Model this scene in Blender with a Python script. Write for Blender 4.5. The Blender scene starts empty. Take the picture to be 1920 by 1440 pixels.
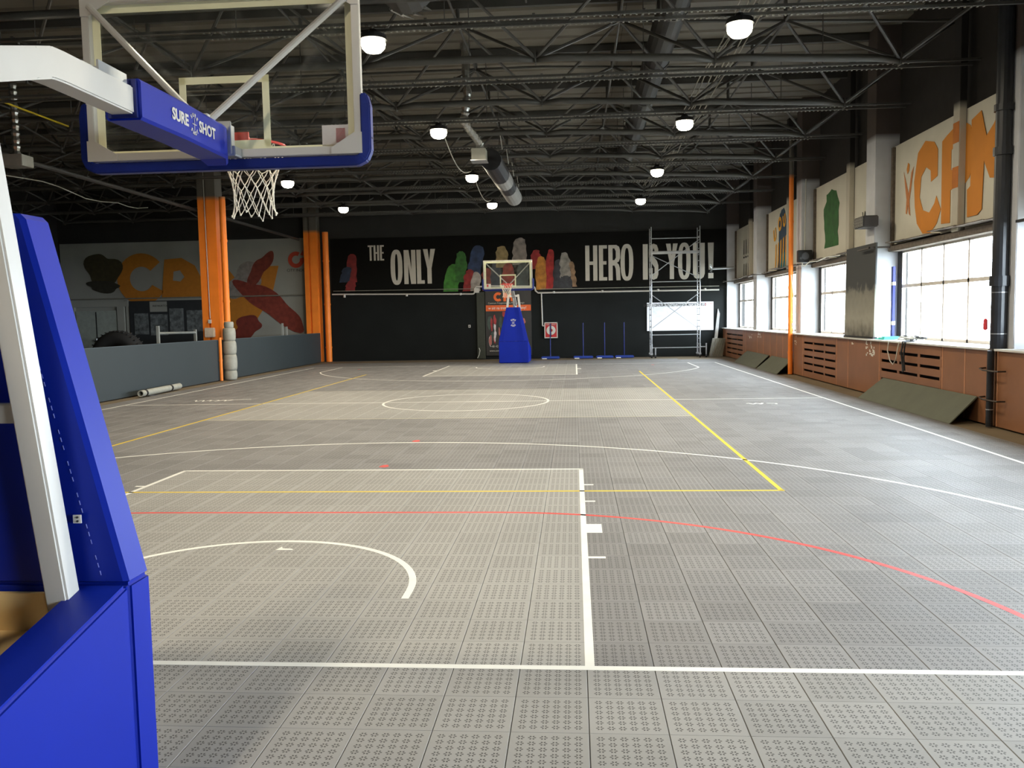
import bpy, bmesh, math, random
from mathutils import Vector, Matrix
random.seed(7)
PI = math.pi
D = bpy.data
S = bpy.context.scene
COL = S.collection

# ---------------------------------------------------------------- camera, world, exposure
cam_d = D.cameras.new('camera'); cam = D.objects.new('camera', cam_d); COL.objects.link(cam)
yaw, pitch, roll, FPX = .0745, -.0782, -.0183, 1590.3
fw = Vector((-math.sin(yaw)*math.cos(pitch), math.cos(yaw)*math.cos(pitch), math.sin(pitch)))
r0 = Vector((math.cos(yaw), math.sin(yaw), 0)); u0 = r0.cross(fw)
rr = r0*math.cos(roll) + u0*math.sin(roll); uu = -r0*math.sin(roll) + u0*math.cos(roll)
cam.matrix_world = Matrix(((rr.x, uu.x, -fw.x, 2.372), (rr.y, uu.y, -fw.y, -4.262), (rr.z, uu.z, -fw.z, 1.809), (0, 0, 0, 1)))
cam_d.sensor_fit = 'HORIZONTAL'; cam_d.sensor_width = 36; cam_d.lens = FPX/1920*36
cam_d.clip_start = .05; cam_d.clip_end = 200
S.camera = cam
SKY = 36.0
LAMP_W = 158.0
w = D.worlds.new('sky'); S.world = w; w.use_nodes = True
w.node_tree.nodes['Background'].inputs[0].default_value = (.80, .90, 1, 1)
w.node_tree.nodes['Background'].inputs[1].default_value = SKY
S.view_settings.view_transform = 'Standard'; S.view_settings.look = 'None'
S.view_settings.exposure = 0; S.view_settings.gamma = 1
S.cycles.max_bounces = 8; S.cycles.diffuse_bounces = 4; S.cycles.glossy_bounces = 3
S.cycles.transparent_max_bounces = 16
S.cycles.sample_clamp_indirect = 6
S.cycles.caustics_reflective = False; S.cycles.caustics_refractive = False
S.cycles.use_denoising = True

# ---------------------------------------------------------------- materials
def lin(c):
    return tuple(((v/255+.055)/1.055)**2.4 if v > 10.3 else v/255/12.92 for v in c)
MATS = {}
def mat(name, rgb, rough=.6, metal=0, var=.12, scale=6, emit=0, spec=.4, lin_in=False, alpha=1):
    if name in MATS: return MATS[name]
    m = D.materials.new(name); m.use_nodes = True; nt = m.node_tree; b = nt.nodes['Principled BSDF']
    c = rgb if lin_in else lin(rgb)
    tc = nt.nodes.new('ShaderNodeNewGeometry'); nz = nt.nodes.new('ShaderNodeTexNoise')
    nz.inputs['Scale'].default_value = scale; nz.inputs['Detail'].default_value = 4
    nt.links.new(tc.outputs['Position'], nz.inputs['Vector'])
    mr = nt.nodes.new('ShaderNodeMapRange'); mr.inputs[1].default_value = .25; mr.inputs[2].default_value = .75
    mr.inputs[3].default_value = 1-var; mr.inputs[4].default_value = 1+var
    nt.links.new(nz.outputs[0], mr.inputs[0])
    mx = nt.nodes.new('ShaderNodeVectorMath'); mx.operation = 'SCALE'; mx.inputs[0].default_value = c[:3]
    nt.links.new(mr.outputs[0], mx.inputs['Scale'])
    nt.links.new(mx.outputs[0], b.inputs['Base Color'])
    b.inputs['Roughness'].default_value = rough; b.inputs['Metallic'].default_value = metal
    b.inputs['Specular IOR Level'].default_value = spec
    if emit:
        b.inputs['Emission Color'].default_value = (*c[:3], 1); b.inputs['Emission Strength'].default_value = emit
    MATS[name] = m
    return m
def glassmat(name, tint=(1, 1, 1), refl=.12, dirt=0):
    m = D.materials.new(name); m.use_nodes = True; nt = m.node_tree; nt.nodes.clear()
    o = nt.nodes.new('ShaderNodeOutputMaterial'); t = nt.nodes.new('ShaderNodeBsdfTransparent'); g = nt.nodes.new('ShaderNodeBsdfGlossy')
    g.inputs['Roughness'].default_value = .03; t.inputs[0].default_value = (*tint, 1)
    lw = nt.nodes.new('ShaderNodeLayerWeight'); lw.inputs[0].default_value = .5
    pw = nt.nodes.new('ShaderNodeMath'); pw.operation = 'POWER'; pw.inputs[1].default_value = 5; nt.links.new(lw.outputs['Facing'], pw.inputs[0])
    ma = nt.nodes.new('ShaderNodeMath'); ma.operation = 'MULTIPLY_ADD'; ma.inputs[1].default_value = .8; ma.inputs[2].default_value = refl
    nt.links.new(pw.outputs[0], ma.inputs[0])
    mx = nt.nodes.new('ShaderNodeMixShader')
    nt.links.new(ma.outputs[0], mx.inputs[0]); nt.links.new(t.outputs[0], mx.inputs[1]); nt.links.new(g.outputs[0], mx.inputs[2])
    last = mx
    if dirt:
        d = nt.nodes.new('ShaderNodeBsdfDiffuse'); d.inputs[0].default_value = (.6, .6, .55, 1)
        nz = nt.nodes.new('ShaderNodeTexNoise'); nz.inputs['Scale'].default_value = 9; nz.inputs['Detail'].default_value = 8
        tc = nt.nodes.new('ShaderNodeTexCoord'); nt.links.new(tc.outputs['Object'], nz.inputs['Vector'])
        mr = nt.nodes.new('ShaderNodeMapRange'); mr.inputs[1].default_value = .5; mr.inputs[2].default_value = .8
        mr.inputs[3].default_value = dirt*.3; mr.inputs[4].default_value = dirt*2.5
        m2 = nt.nodes.new('ShaderNodeMixShader')
        nt.links.new(nz.outputs[0], mr.inputs[0]); nt.links.new(mr.outputs[0], m2.inputs[0])
        nt.links.new(mx.outputs[0], m2.inputs[1]); nt.links.new(d.outputs[0], m2.inputs[2]); last = m2
    nt.links.new(last.outputs[0], o.inputs[0])
    MATS[name] = m
    return m

def court_material():
    m = D.materials.new('court_tile'); m.use_nodes = True; nt = m.node_tree; b = nt.nodes['Principled BSDF']; L = nt.links
    geo = nt.nodes.new('ShaderNodeNewGeometry'); sx = nt.nodes.new('ShaderNodeSeparateXYZ'); L.new(geo.outputs['Position'], sx.inputs[0])
    def M(op, a, bb=None, c=None):
        n = nt.nodes.new('ShaderNodeMath'); n.operation = op
        for i, v in enumerate((a, bb, c)):
            if v is None: continue
            if isinstance(v, (int, float)): n.inputs[i].default_value = v
            else: L.new(v, n.inputs[i])
        return n.outputs[0]
    X, Y = sx.outputs[0], sx.outputs[1]
    T = .345
    tx = M('DIVIDE', X, T); ty = M('DIVIDE', Y, T)
    ix = M('FLOOR', tx); iy = M('FLOOR', ty)
    cmb = nt.nodes.new('ShaderNodeCombineXYZ'); L.new(ix, cmb.inputs[0]); L.new(iy, cmb.inputs[1])
    wn = nt.nodes.new('ShaderNodeTexWhiteNoise'); wn.noise_dimensions = '2D'; L.new(cmb.outputs[0], wn.inputs[0])
    # petals of the drainage holes
    def cell(t, i):
        f = M('DIVIDE', M('SUBTRACT', M('MULTIPLY', M('SUBTRACT', t, i), T), .0225), .05)
        ins = M('MULTIPLY', M('GREATER_THAN', f, 0), M('LESS_THAN', f, 6))
        return M('MULTIPLY', M('SUBTRACT', M('FRACT', f), .5), .05), ins
    du, iu = cell(tx, ix); dv, iv = cell(ty, iy)
    ang = M('WRAP', M('ARCTAN2', dv, du), PI/6, -PI/6)
    r = M('SQRT', M('ADD', M('MULTIPLY', du, du), M('MULTIPLY', dv, dv)))
    px = M('DIVIDE', M('SUBTRACT', M('MULTIPLY', r, M('COSINE', ang)), .0125), .0058)
    py = M('DIVIDE', M('MULTIPLY', r, M('SINE', ang)), .0039)
    hole = M('MULTIPLY', M('LESS_THAN', M('ADD', M('MULTIPLY', px, px), M('MULTIPLY', py, py)), 1), M('MULTIPLY', iu, iv))
    # tile shade zones: paint key, centre band
    aX = M('ABSOLUTE', M('ADD', X, .0))
    ym = M('MINIMUM', Y, M('SUBTRACT', 28, Y))
    key = M('MULTIPLY', M('LESS_THAN', aX, 2.45), M('MULTIPLY', M('GREATER_THAN', ym, 0), M('LESS_THAN', ym, 5.75)))
    band = M('MULTIPLY', M('LESS_THAN', aX, 4.5), M('LESS_THAN', M('ABSOLUTE', M('SUBTRACT', Y, 14.0)), 3.05))
    near = M('LESS_THAN', Y, 0)
    lightz = M('MINIMUM', M('ADD', key, M('ADD', band, M('MULTIPLY', near, .62))), 1)
    nz = nt.nodes.new('ShaderNodeTexNoise'); nz.inputs['Scale'].default_value = .55; nz.inputs['Detail'].default_value = 3; L.new(geo.outputs['Position'], nz.inputs['Vector'])
    nz2 = nt.nodes.new('ShaderNodeTexNoise'); nz2.inputs['Scale'].default_value = 2.6; nz2.inputs['Detail'].default_value = 8; L.new(geo.outputs['Position'], nz2.inputs['Vector'])
    rnd = M('SUBTRACT', wn.outputs[0], .5)
    base = M('ADD', .2, M('MULTIPLY', lightz, .115))
    amp = M('SUBTRACT', .24, M('MULTIPLY', lightz, .16))
    v = M('MULTIPLY', base, M('ADD', 1, M('MULTIPLY', rnd, amp)))
    v = M('MULTIPLY', v, M('ADD', .82, M('MULTIPLY', nz.outputs[0], .36)))
    v = M('MULTIPLY', v, M('ADD', .88, M('MULTIPLY', nz2.outputs[0], .24)))
    v = M('MULTIPLY', v, M('SUBTRACT', 1, M('MULTIPLY', hole, .8)))
    cc = nt.nodes.new('ShaderNodeCombineXYZ')
    L.new(v, cc.inputs[0]); L.new(M('MULTIPLY', v, .965), cc.inputs[1])
    L.new(M('MULTIPLY', v, M('SUBTRACT', .93, M('MULTIPLY', lightz, .05))), cc.inputs[2])
    L.new(cc.outputs[0], b.inputs['Base Color'])
    L.new(M('ADD', .46, M('MULTIPLY', nz2.outputs[0], .24)), b.inputs['Roughness'])
    b.inputs['Specular IOR Level'].default_value = .3
    bp = nt.nodes.new('ShaderNodeBump'); bp.inputs['Strength'].default_value = .25; bp.inputs['Distance'].default_value = .002
    L.new(M('SUBTRACT', 1, hole), bp.inputs['Height']); L.new(bp.outputs[0], b.inputs['Normal'])
    MATS['court'] = m
    return m
court_material()
def two_tone(name, low, high, z, rough=.6, soft=.15, rust=0):
    """paint that changes colour at a height of the room (painted band)"""
    m = D.materials.new(name); m.use_nodes = True; nt = m.node_tree; b = nt.nodes['Principled BSDF']; L = nt.links
    geo = nt.nodes.new('ShaderNodeNewGeometry'); sx = nt.nodes.new('ShaderNodeSeparateXYZ'); L.new(geo.outputs['Position'], sx.inputs[0])
    mr = nt.nodes.new('ShaderNodeMapRange'); mr.inputs[1].default_value = z-soft/2; mr.inputs[2].default_value = z+soft/2
    L.new(sx.outputs[2], mr.inputs[0])
    mx = nt.nodes.new('ShaderNodeMix'); mx.data_type = 'RGBA'
    mx.inputs[6].default_value = (*lin(low), 1); mx.inputs[7].default_value = (*lin(high), 1)
    L.new(mr.outputs[0], mx.inputs[0])
    nz = nt.nodes.new('ShaderNodeTexNoise'); nz.inputs['Scale'].default_value = 3; L.new(geo.outputs['Position'], nz.inputs['Vector'])
    m2 = nt.nodes.new('ShaderNodeMapRange'); m2.inputs[3].default_value = .85; m2.inputs[4].default_value = 1.12; L.new(nz.outputs[0], m2.inputs[0])
    vm = nt.nodes.new('ShaderNodeVectorMath'); vm.operation = 'SCALE'; L.new(mx.outputs[2], vm.inputs[0]); L.new(m2.outputs[0], vm.inputs['Scale'])
    L.new(vm.outputs[0], b.inputs['Base Color']); b.inputs['Roughness'].default_value = rough; b.inputs['Specular IOR Level'].default_value = .3
    MATS[name] = m
    return m

white = mat('line_white', (226, 224, 214), .5, var=.05)
yellow = mat('line_yellow', (214, 184, 34), .5, var=.06)
red = mat('line_red', (206, 62, 56), .5, var=.08)
subfloor = mat('subfloor', (112, 98, 76), .8, var=.22, scale=1.3)
darkwall = mat('dark_wall', (48, 48, 46), .8, var=.1, scale=1.5, spec=.15)
blackwall = mat('black_wall', (23, 25, 24), .75, var=.15, scale=1.2, spec=.12)
muralblack = mat('mural_black', (14, 14, 12), .75, var=.12, spec=.1)
letterw = mat('letter_white', (186, 180, 168), .7, var=.05)
annexwhite = mat('annex_white', (146, 146, 138), .8, var=.1, scale=.8)
orange_paint = mat('mural_orange', (206, 130, 38), .7, var=.08, scale=2)
orange_col = two_tone('orange_column', (240, 130, 44), (92, 88, 80), 5.72, .45)
pillarmat = two_tone('pillar_paint', (194, 196, 200), (80, 71, 66), 5.55, .7)
darkgrey = mat('truss_paint', (70, 69, 65), .5, var=.12, scale=3)
deckm = mat('deck_steel', (104, 98, 86), .6, var=.22, scale=.9)
steel = mat('steel_galv', (176, 178, 180), .35, metal=.75, var=.1, scale=12)
foil = mat('duct_foil', (168, 168, 164), .28, metal=.9, var=.35, scale=60)
whitepaint = mat('white_paint', (190, 185, 177), .35, var=.03, spec=.5)
blue = mat('pad_blue', (2, 28, 132), .45, var=.05, scale=3, spec=.22)
bluedark = mat('pad_blue_back', (10, 24, 92), .55, var=.08, scale=3)
creammat = mat('board_print', (232, 228, 192), .5, var=.03)
rimred = mat('rim_red', (200, 44, 30), .35, var=.05)
netmat = mat('net_cord', (226, 216, 196), .8, var=.08, scale=30)
blackm = mat('black_plastic', (28, 28, 30), .5, var=.1)
barrier_m = mat('barrier_grey', (46, 53, 55), .6, var=.05, scale=1)
woodm = mat('panel_wood', (136, 92, 62), .45, var=.14, scale=1.4)
woodedge = mat('panel_edge', (196, 140, 104), .5, var=.08)
sillm = mat('sill_white', (206, 204, 198), .5, var=.05)
framew = mat('window_frame', (206, 196, 184), .5, var=.05)
lintelm = mat('lintel_plaster', (98, 88, 78), .9, var=.35, scale=14)
panelw = mat('panel_white', (206, 202, 186), .7, var=.06, scale=1.6)
matgrey = mat('mat_grey', (90, 93, 79), .75, var=.08, scale=3)
wrapgrey = mat('wrap_grey', (150, 148, 136), .6, var=.12, scale=8)
palewood = mat('plywood', (206, 176, 122), .7, var=.1, scale=5)
cablew = mat('cable_white', (190, 188, 176), .5)
glassmat('window_glass', (.97, .99, 1), .03)
glassmat('board_glass', (.93, .95, .94), .03, .03)
lampmat = mat('lamp_glow', (255, 244, 214), .4, emit=28, var=0)

# ---------------------------------------------------------------- mesh helpers
class MB:
    def __init__(s): s.v = []; s.f = []
    def box(s, x0, x1, y0, y1, z0, z1):
        n = len(s.v)
        s.v += [(x0,y0,z0),(x1,y0,z0),(x1,y1,z0),(x0,y1,z0),(x0,y0,z1),(x1,y0,z1),(x1,y1,z1),(x0,y1,z1)]
        s.f += [tuple(n+i for i in q) for q in ((0,3,2,1),(4,5,6,7),(0,1,5,4),(1,2,6,5),(2,3,7,6),(3,0,4,7))]
        return s
    def tube(s, p, q, r, n=8, r2=None, cap=True):
        p = Vector(p); q = Vector(q); d = (q-p)
        if d.length < 1e-6: return s
        d.normalize(); a = d.orthogonal().normalized()
        if abs(d.z) < .99:
            a = d.cross(Vector((0,0,1))).normalized()
        b = d.cross(a); k = len(s.v); r2 = r if r2 is None else r2
        off = PI/n
        for i in range(n):
            t = 2*PI*i/n+off; e = a*math.cos(t)+b*math.sin(t)
            s.v.append(tuple(p+e*r)); s.v.append(tuple(q+e*r2))
        for i in range(n):
            j = (i+1) % n; s.f.append((k+2*i, k+2*j, k+2*j+1, k+2*i+1))
        if cap:
            s.f.append(tuple(k+2*i for i in range(n))[::-1]); s.f.append(tuple(k+2*i+1 for i in range(n)))
        return s
    def path(s, pts, r, n=8):
        """smooth tube along points"""
        pts = [Vector(p) for p in pts]; k = len(s.v); m = len(pts)
        up = None
        for i, p in enumerate(pts):
            d = (pts[min(i+1, m-1)]-pts[max(i-1, 0)]).normalized()
            if up is None: up = d.orthogonal().normalized()
            a = (up-d*up.dot(d)).normalized(); up = a; b = d.cross(a)
            ri = r(i/(m-1)) if callable(r) else r
            for j in range(n):
                t = 2*PI*j/n; s.v.append(tuple(p+(a*math.cos(t)+b*math.sin(t))*ri))
        for i in range(m-1):
            for j in range(n):
                j2 = (j+1) % n; s.f.append((k+i*n+j, k+i*n+j2, k+(i+1)*n+j2, k+(i+1)*n+j))
        s.f.append(tuple(k+j for j in range(n))[::-1]); s.f.append(tuple(k+(m-1)*n+j for j in range(n)))
        return s
    def loft(s, loops):
        k = len(s.v); n = len(loops[0])
        for l in loops: s.v += [tuple(p) for p in l]
        for i in range(len(loops)-1):
            for j in range(n):
                j2 = (j+1) % n; s.f.append((k+i*n+j, k+i*n+j2, k+(i+1)*n+j2, k+(i+1)*n+j))
        s.f.append(tuple(k+j for j in range(n))[::-1]); s.f.append(tuple(k+(len(loops)-1)*n+j for j in range(n)))
        return s
    def parts(s, name, m, parent=None, bevel=0, smooth=False):
        """one object per connected piece"""
        par = list(range(len(s.v)))
        def find(i):
            while par[i] != i: par[i] = par[par[i]]; i = par[i]
            return i
        for f in s.f:
            a = find(f[0])
            for i in f[1:]: par[find(i)] = a
        groups = {}
        for f in s.f: groups.setdefault(find(f[0]), []).append(f)
        out = []
        for fs in groups.values():
            ids = sorted({i for f in fs for i in f}); mp = {i: k for k, i in enumerate(ids)}
            q = MB(); q.v = [s.v[i] for i in ids]; q.f = [tuple(mp[i] for i in f) for f in fs]
            out.append(q.build(name, m, parent, bevel=bevel, smooth=smooth))
        return out
    def build(s, name, m, parent=None, bevel=0, smooth=False, seg=2):
        me = D.meshes.new(name); me.from_pydata(s.v, [], s.f); me.validate()
        bm = bmesh.new(); bm.from_mesh(me)
        bmesh.ops.recalc_face_normals(bm, faces=bm.faces)
        if bevel: bmesh.ops.bevel(bm, geom=bm.edges[:], offset=bevel, segments=seg, affect='EDGES', clamp_overlap=True)
        bm.to_mesh(me); bm.free()
        if smooth:
            for p in me.polygons: p.use_smooth = True
        return link(name, me, m, parent)
def link(name, me, m, parent=None):
    o = D.objects.new(name, me); COL.objects.link(o)
    if m is not None and not me.materials: me.materials.append(m)
    if parent is not None: setpar(o, parent)
    return o
def wloc(o):
    v = Vector((0, 0, 0))
    while o is not None:
        if o.parent is None: v += o.location
        o = o.parent
    return v
def setpar(o, p):
    o.parent = p
    root = p
    while root.parent: root = root.parent
    if root is p: o.matrix_parent_inverse = Matrix.Translation(-p.location)
def thing(name, label, cat, loc, group=None):
    o = D.objects.new(name, None); COL.objects.link(o); o.location = loc; o.empty_display_size = .1
    o['label'] = label; o['category'] = cat
    if group: o['group'] = group
    return o
def tag(o, label, cat, group=None):
    o['label'] = label; o['category'] = cat
    if group: o['group'] = group
    return o
def struct(o): o['kind'] = 'structure'; return o
def stuff(o): o['kind'] = 'stuff'; return o
def B(name, m, parent, *b, bevel=0):
    mb = MB(); mb.box(*b); return mb.build(name, m, parent, bevel=bevel)
def copy_tree(o, parent=None):
    c = o.copy(); COL.objects.link(c)
    if parent is not None:
        c.parent = parent; c.matrix_parent_inverse = o.matrix_parent_inverse.copy()
    for ch in list(o.children): copy_tree(ch, c)
    return c

# planes for flat paint / lettering: (u, v) -> world
def PL_back(y, x0=0, z0=0): return Matrix(((1,0,0,x0),(0,0,-1,y),(0,1,0,z0),(0,0,0,1)))
def PL_right(x, y0=0, z0=0): return Matrix(((0,0,-1,x),(-1,0,0,y0),(0,1,0,z0),(0,0,0,1)))
def PL_floor(z=0, x0=0, y0=0, ang=0): return Matrix.Translation((x0,y0,z)) @ Matrix.Rotation(ang, 4, 'Z')
def curve_mesh(cu, mtx, name, m, parent):
    tmp = D.objects.new('tmp', cu); COL.objects.link(tmp)
    bpy.context.view_layer.update()
    dg = bpy.context.evaluated_depsgraph_get()
    me = D.meshes.new_from_object(tmp.evaluated_get(dg))
    D.objects.remove(tmp)
    me.transform(mtx); me.name = name
    me.materials.clear()
    return link(name, me, m, parent)
def flat(name, loops, mtx, m, parent=None, th=.004):
    cu = D.curves.new(name, 'CURVE'); cu.dimensions = '2D'; cu.fill_mode = 'BOTH'; cu.extrude = th/2
    for lp in loops:
        sp = cu.splines.new('POLY'); sp.points.add(len(lp)-1)
        for i, (x, y) in enumerate(lp): sp.points[i].co = (x, y, 0, 1)
        sp.use_cyclic_u = True
    return curve_mesh(cu, mtx, name, m, parent)
def text(name, s, size, mtx, m, parent=None, align='CENTER', bold=0, sx=1, th=.003, shear=0):
    cu = D.curves.new(name, 'FONT'); cu.body = s; cu.size = size; cu.align_x = align; cu.align_y = 'CENTER'
    cu.offset = bold; cu.extrude = th/2; cu.shear = shear; cu.resolution_u = 3
    return curve_mesh(cu, mtx @ Matrix.Diagonal((sx, 1, 1, 1)), name, m, parent)
def blob(cx, cy, rx, ry, seed, n=28, rough=.12, rot=0):
    rnd = random.Random(seed); ph = [rnd.uniform(0, 6.28) for _ in range(4)]
    out = []
    for i in range(n):
        t = 2*PI*i/n; k = 1+rough*(math.sin(2*t+ph[0])+.7*math.sin(3*t+ph[1])+.5*math.sin(5*t+ph[2]))
        x, y = rx*k*math.cos(t), ry*k*math.sin(t)
        out.append((cx+x*math.cos(rot)-y*math.sin(rot), cy+x*math.sin(rot)+y*math.cos(rot)))
    return out

def stroke(x0, x1, z0, z1, seed, rough=.05, lean=0):
    """plain broad brush stroke with ragged edges"""
    rn = random.Random(seed); n = 9; w_ = x1-x0; out = []
    for i in range(n): u = i/(n-1); out.append((x0+lean*u+rn.uniform(-1, 1)*rough+(.16*w_*max(0, u-.75)*4), z0+(z1-z0)*u*.93))
    for i in range(5): u = (i+.5)/5; out.append((x0+lean+w_*(.16+.68*u), z1-(.16*w_*abs(2*u-1)**2)+rn.uniform(-.5, .5)*rough))
    for i in range(n): u = 1-i/(n-1); out.append((x1+lean*u+rn.uniform(-1, 1)*rough-(.16*w_*max(0, u-.75)*4), z0+(z1-z0)*u*.93))
    return out

# ================================================================ SETTING
XL, XR, YB, YF, ZC = -21.0, 9.6, -9.0, 33.1, 7.95
floor = struct(B('floor', subfloor, None, XL-.2, XR+.2, YB-.2, YF+.2, -.30, -.018))
ceilp = MB()
nr = int((YF-YB+.4)/.6)
prof = []
for i in range(nr+1):
    y = YB-.2+i*.6
    prof += [(y, ZC), (y+.1, ZC), (y+.13, ZC-.05), (y+.57, ZC-.05)]
for xs in range(5):
    x0 = XL+(XR-XL)*xs/5; x1 = XL+(XR-XL)*(xs+1)/5-.01
    k = len(ceilp.v)
    for (y, z) in prof: ceilp.v += [(x0, y, z), (x1, y, z)]
    for i in range(len(prof)-1): ceilp.f.append((k+2*i, k+2*i+1, k+2*i+3, k+2*i+2))
ceiling = struct(ceilp.build('ceiling', deckm, None))
B('roof_slab', darkwall, ceiling, XL-.2, XR+.2, YB-.2, YF+.2, ZC+.02, ZC+.2)
wall_back = struct(B('wall_back', darkwall, None, XL-.2, XR+.2, YF, YF+.2, -.3, ZC+.1))
wall_front = struct(B('wall_front', darkwall, None, XL-.2, XR+.2, YB-.2, YB, -.3, ZC+.1))
wall_left = struct(B('wall_left', darkwall, None, XL-.2, XL, YB, YF, -.3, ZC+.1))
struct(B('outside_ground', mat('outside_ground', (170, 168, 160), .9), None, XR+.3, 60, -40, 70, -.5, -.35))

# ---- court tiles
T = .345
def tile_mesh():
    mb = MB(); g = .0014; c = .003; z0, z1 = -.018, 0
    a, b = g, T-g; ay, by_ = .0006, T-.0006
    L0 = [(a,ay,z0),(b,ay,z0),(b,by_,z0),(a,by_,z0)]; L1 = [(a,ay,z1-c),(b,ay,z1-c),(b,by_,z1-c),(a,by_,z1-c)]
    e = .001; L2 = [(a+c*.6,ay+e,z1),(b-c*.6,ay+e,z1),(b-c*.6,by_-e,z1),(a+c*.6,by_-e,z1)]
    mb.loft([L0, L1, L2]); return mb
tmb = tile_mesh()
tme = D.meshes.new('tile'); tme.from_pydata(tmb.v, [], tmb.f); tme.materials.append(MATS['court'])
cells = []
def in_court(i, j):
    x, y = (i+.5)*T, (j+.5)*T
    if y < -6.2 or y > 31.2 or x < -8.25 or x > 8.25: return False
    if y > 30.2 and x > 6.6: return False
    return True
cx, cy = 2.372, -4.262
for i in range(-25, 25):
    for j in range(-18, 92):
        if in_court(i, j):
            x, y = (i+.5)*T-cx, (j+.5)*T-cy
            dep = -x*math.sin(yaw)+y*math.cos(yaw); lat = x*math.cos(yaw)+y*math.sin(yaw)
            vis = dep > 2.0 and abs(lat) < dep*.63
            hid = (i+.5)*T < -.1-.28*((j+.5)*T+1.2) and (j+.5)*T < 3.2
            cells.append((dep if vis and not hid else 1000+dep, i, j))
cells.sort()
for d, i, j in cells[:300]:
    o = D.objects.new('floor_tile', tme); COL.objects.link(o); o.location = (i*T, j*T, 0); o.parent = floor
mb = MB()
for d, i, j in cells[300:]:
    k = len(mb.v); mb.v += [(x+i*T, y+j*T, z) for x, y, z in tmb.v]; mb.f += [tuple(k+q for q in f) for f in tmb.f if f != tmb.f[0]]
me = D.meshes.new('floor_tile_field'); me.from_pydata(mb.v, [], mb.f)
stuff(link('floor_tile_field', me, MATS['court'], floor))

# ---- painted lines
LZ = .0006
def strip(pts, wd, m, name='court_line', closed=False):
    """flat painted ribbon along floor points"""
    n = len(pts); mb = MB(); P = [Vector((p[0], p[1])) for p in pts]
    for i in range(n):
        a = P[i-1] if (i > 0 or closed) else P[i]; b = P[(i+1) % n] if (i < n-1 or closed) else P[i]
        d = (b-a).normalized(); nn = Vector((-d.y, d.x))*wd/2
        for z in (-.0002, LZ):
            mb.v.append((P[i].x+nn.x, P[i].y+nn.y, z)); mb.v.append((P[i].x-nn.x, P[i].y-nn.y, z))
    seg = n if closed else n-1
    for i in range(seg):
        j = (i+1) % n
        a, b, c, d = 4*i, 4*i+1, 4*i+2, 4*i+3; e, f, g, h = 4*j, 4*j+1, 4*j+2, 4*j+3
        mb.f += [(c, g, h, d), (a, b, f, e), (a, e, g, c), (b, d, h, f)]
    if not closed: mb.f += [(0, 2, 3, 1), (4*n-4, 4*n-3, 4*n-1, 4*n-2)]
    return mb.build(name, m, floor)
def arc(cx, cy, r, a0, a1, n=48): return [(cx+r*math.cos(math.radians(a0+(a1-a0)*i/n)), cy+r*math.sin(math.radians(a0+(a1-a0)*i/n))) for i in range(n+1)]
W = .05
def L(x0, y0, x1, y1, m=white, wd=W): return strip([(x0, y0), (x1, y1)], wd, m)
L(-7.73, .0, 7.6, .0); L(-7.73, 28, 7.6, 28)
L(-7.73, 0, -7.73, 28); L(7.6, 0, 7.6, 28); L(-7.70, 14, 7.57, 14)
strip(arc(0, 14, 1.79, 0, 360, 72)[:-1], W, white, closed=True)
for s, y0 in ((1, 0), (-1, 28)):
    for x in (-2.43, 2.43): L(x, y0+s*.025, x, y0+s*5.74)
    L(-2.455, y0+s*5.74, 2.455, y0+s*5.74)
    a = 46
    pts = []
    c3 = y0+s*1.153; x3 = 6.6; t0 = math.degrees(math.acos(x3/6.83))
    pts = [(x3, y0+s*.02)]+[(p[0], c3+s*(p[1])) for p in arc(0, 0, 6.83, t0, 180-t0, 72)]+[(-x3, y0+s*.02)]
    strip(pts, W, white)
    strip([(1.25, y0+s*1.06)]+[(p[0], y0+s*1.218+s*p[1]) for p in arc(0, 0, 1.25, 0, 180, 40)]+[(-1.25, y0+s*1.06)], W, white)
    for x, sg in ((2.455, 1), (-2.455, -1)):
        for yy, ln, wd in ((4.79, .1, .05), (3.97, .1, .05), (2.9, .13, .3), (2.02, .13, .05)):
            L(x, y0+s*yy, x+sg*ln, y0+s*yy, white, wd)
# volleyball court in yellow
L(-4.56, 4.46, 4.49, 4.46, yellow); L(4.46, 4.46, 4.46, 23.5, yellow); L(-4.56, 4.46, -4.56, 23.5, yellow)
lb = mat('line_pale', (176, 170, 140), .6)
L(-4.5, 10.98, 4.44, 10.98, lb, .04); L(-4.5, 17.1, 4.44, 17.1, lb, .02)
# red arc
strip([(p[0], p[1]) for p in arc(1.58, 0, 3.5, 2, 90, 40)]+[(p[0], p[1]) for p in arc(-1.58, 0, 3.5, 90, 178, 40)], .05, red)
for x, y in ((0, 8.14), (0, 6.0), (-5.6, 26.6), (5.2, 26.9)):
    flat('paint_mark', [blob(x, y, .05, .1, 3)], PL_floor(LZ), red, floor, .001)
flat('tape_scrap', [[(-.02, 2.2), (.12, 2.21), (.1, 2.24), (.02, 2.25), (.0, 2.3)]], PL_floor(LZ), white, floor, .001)
# hand-written marks by the side lines, upside down to the camera
def squiggle(x0, y0, ln, h, seed, n=34):
    r = random.Random(seed); return [(x0+ln*i/n+r.uniform(-.02, .02), y0+h*math.sin(i*1.55+r.uniform(-.4, .4))) for i in range(n)]
strip(squiggle(-6.55, 14.87, .95, .16, 2, 22), .045, white, 'floor_lettering')
strip([(-5.95, 14.7), (-5.85, 15.0), (-5.6, 15.1), (-5.25, 15.15)], .05, white, 'floor_lettering')
strip(squiggle(5.8, 12.97, .38, .11, 5, 10), .05, white, 'floor_lettering')
strip([(6.2, 13.02), (6.38, 12.98), (6.36, 12.85)], .05, white, 'floor_lettering')

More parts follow.
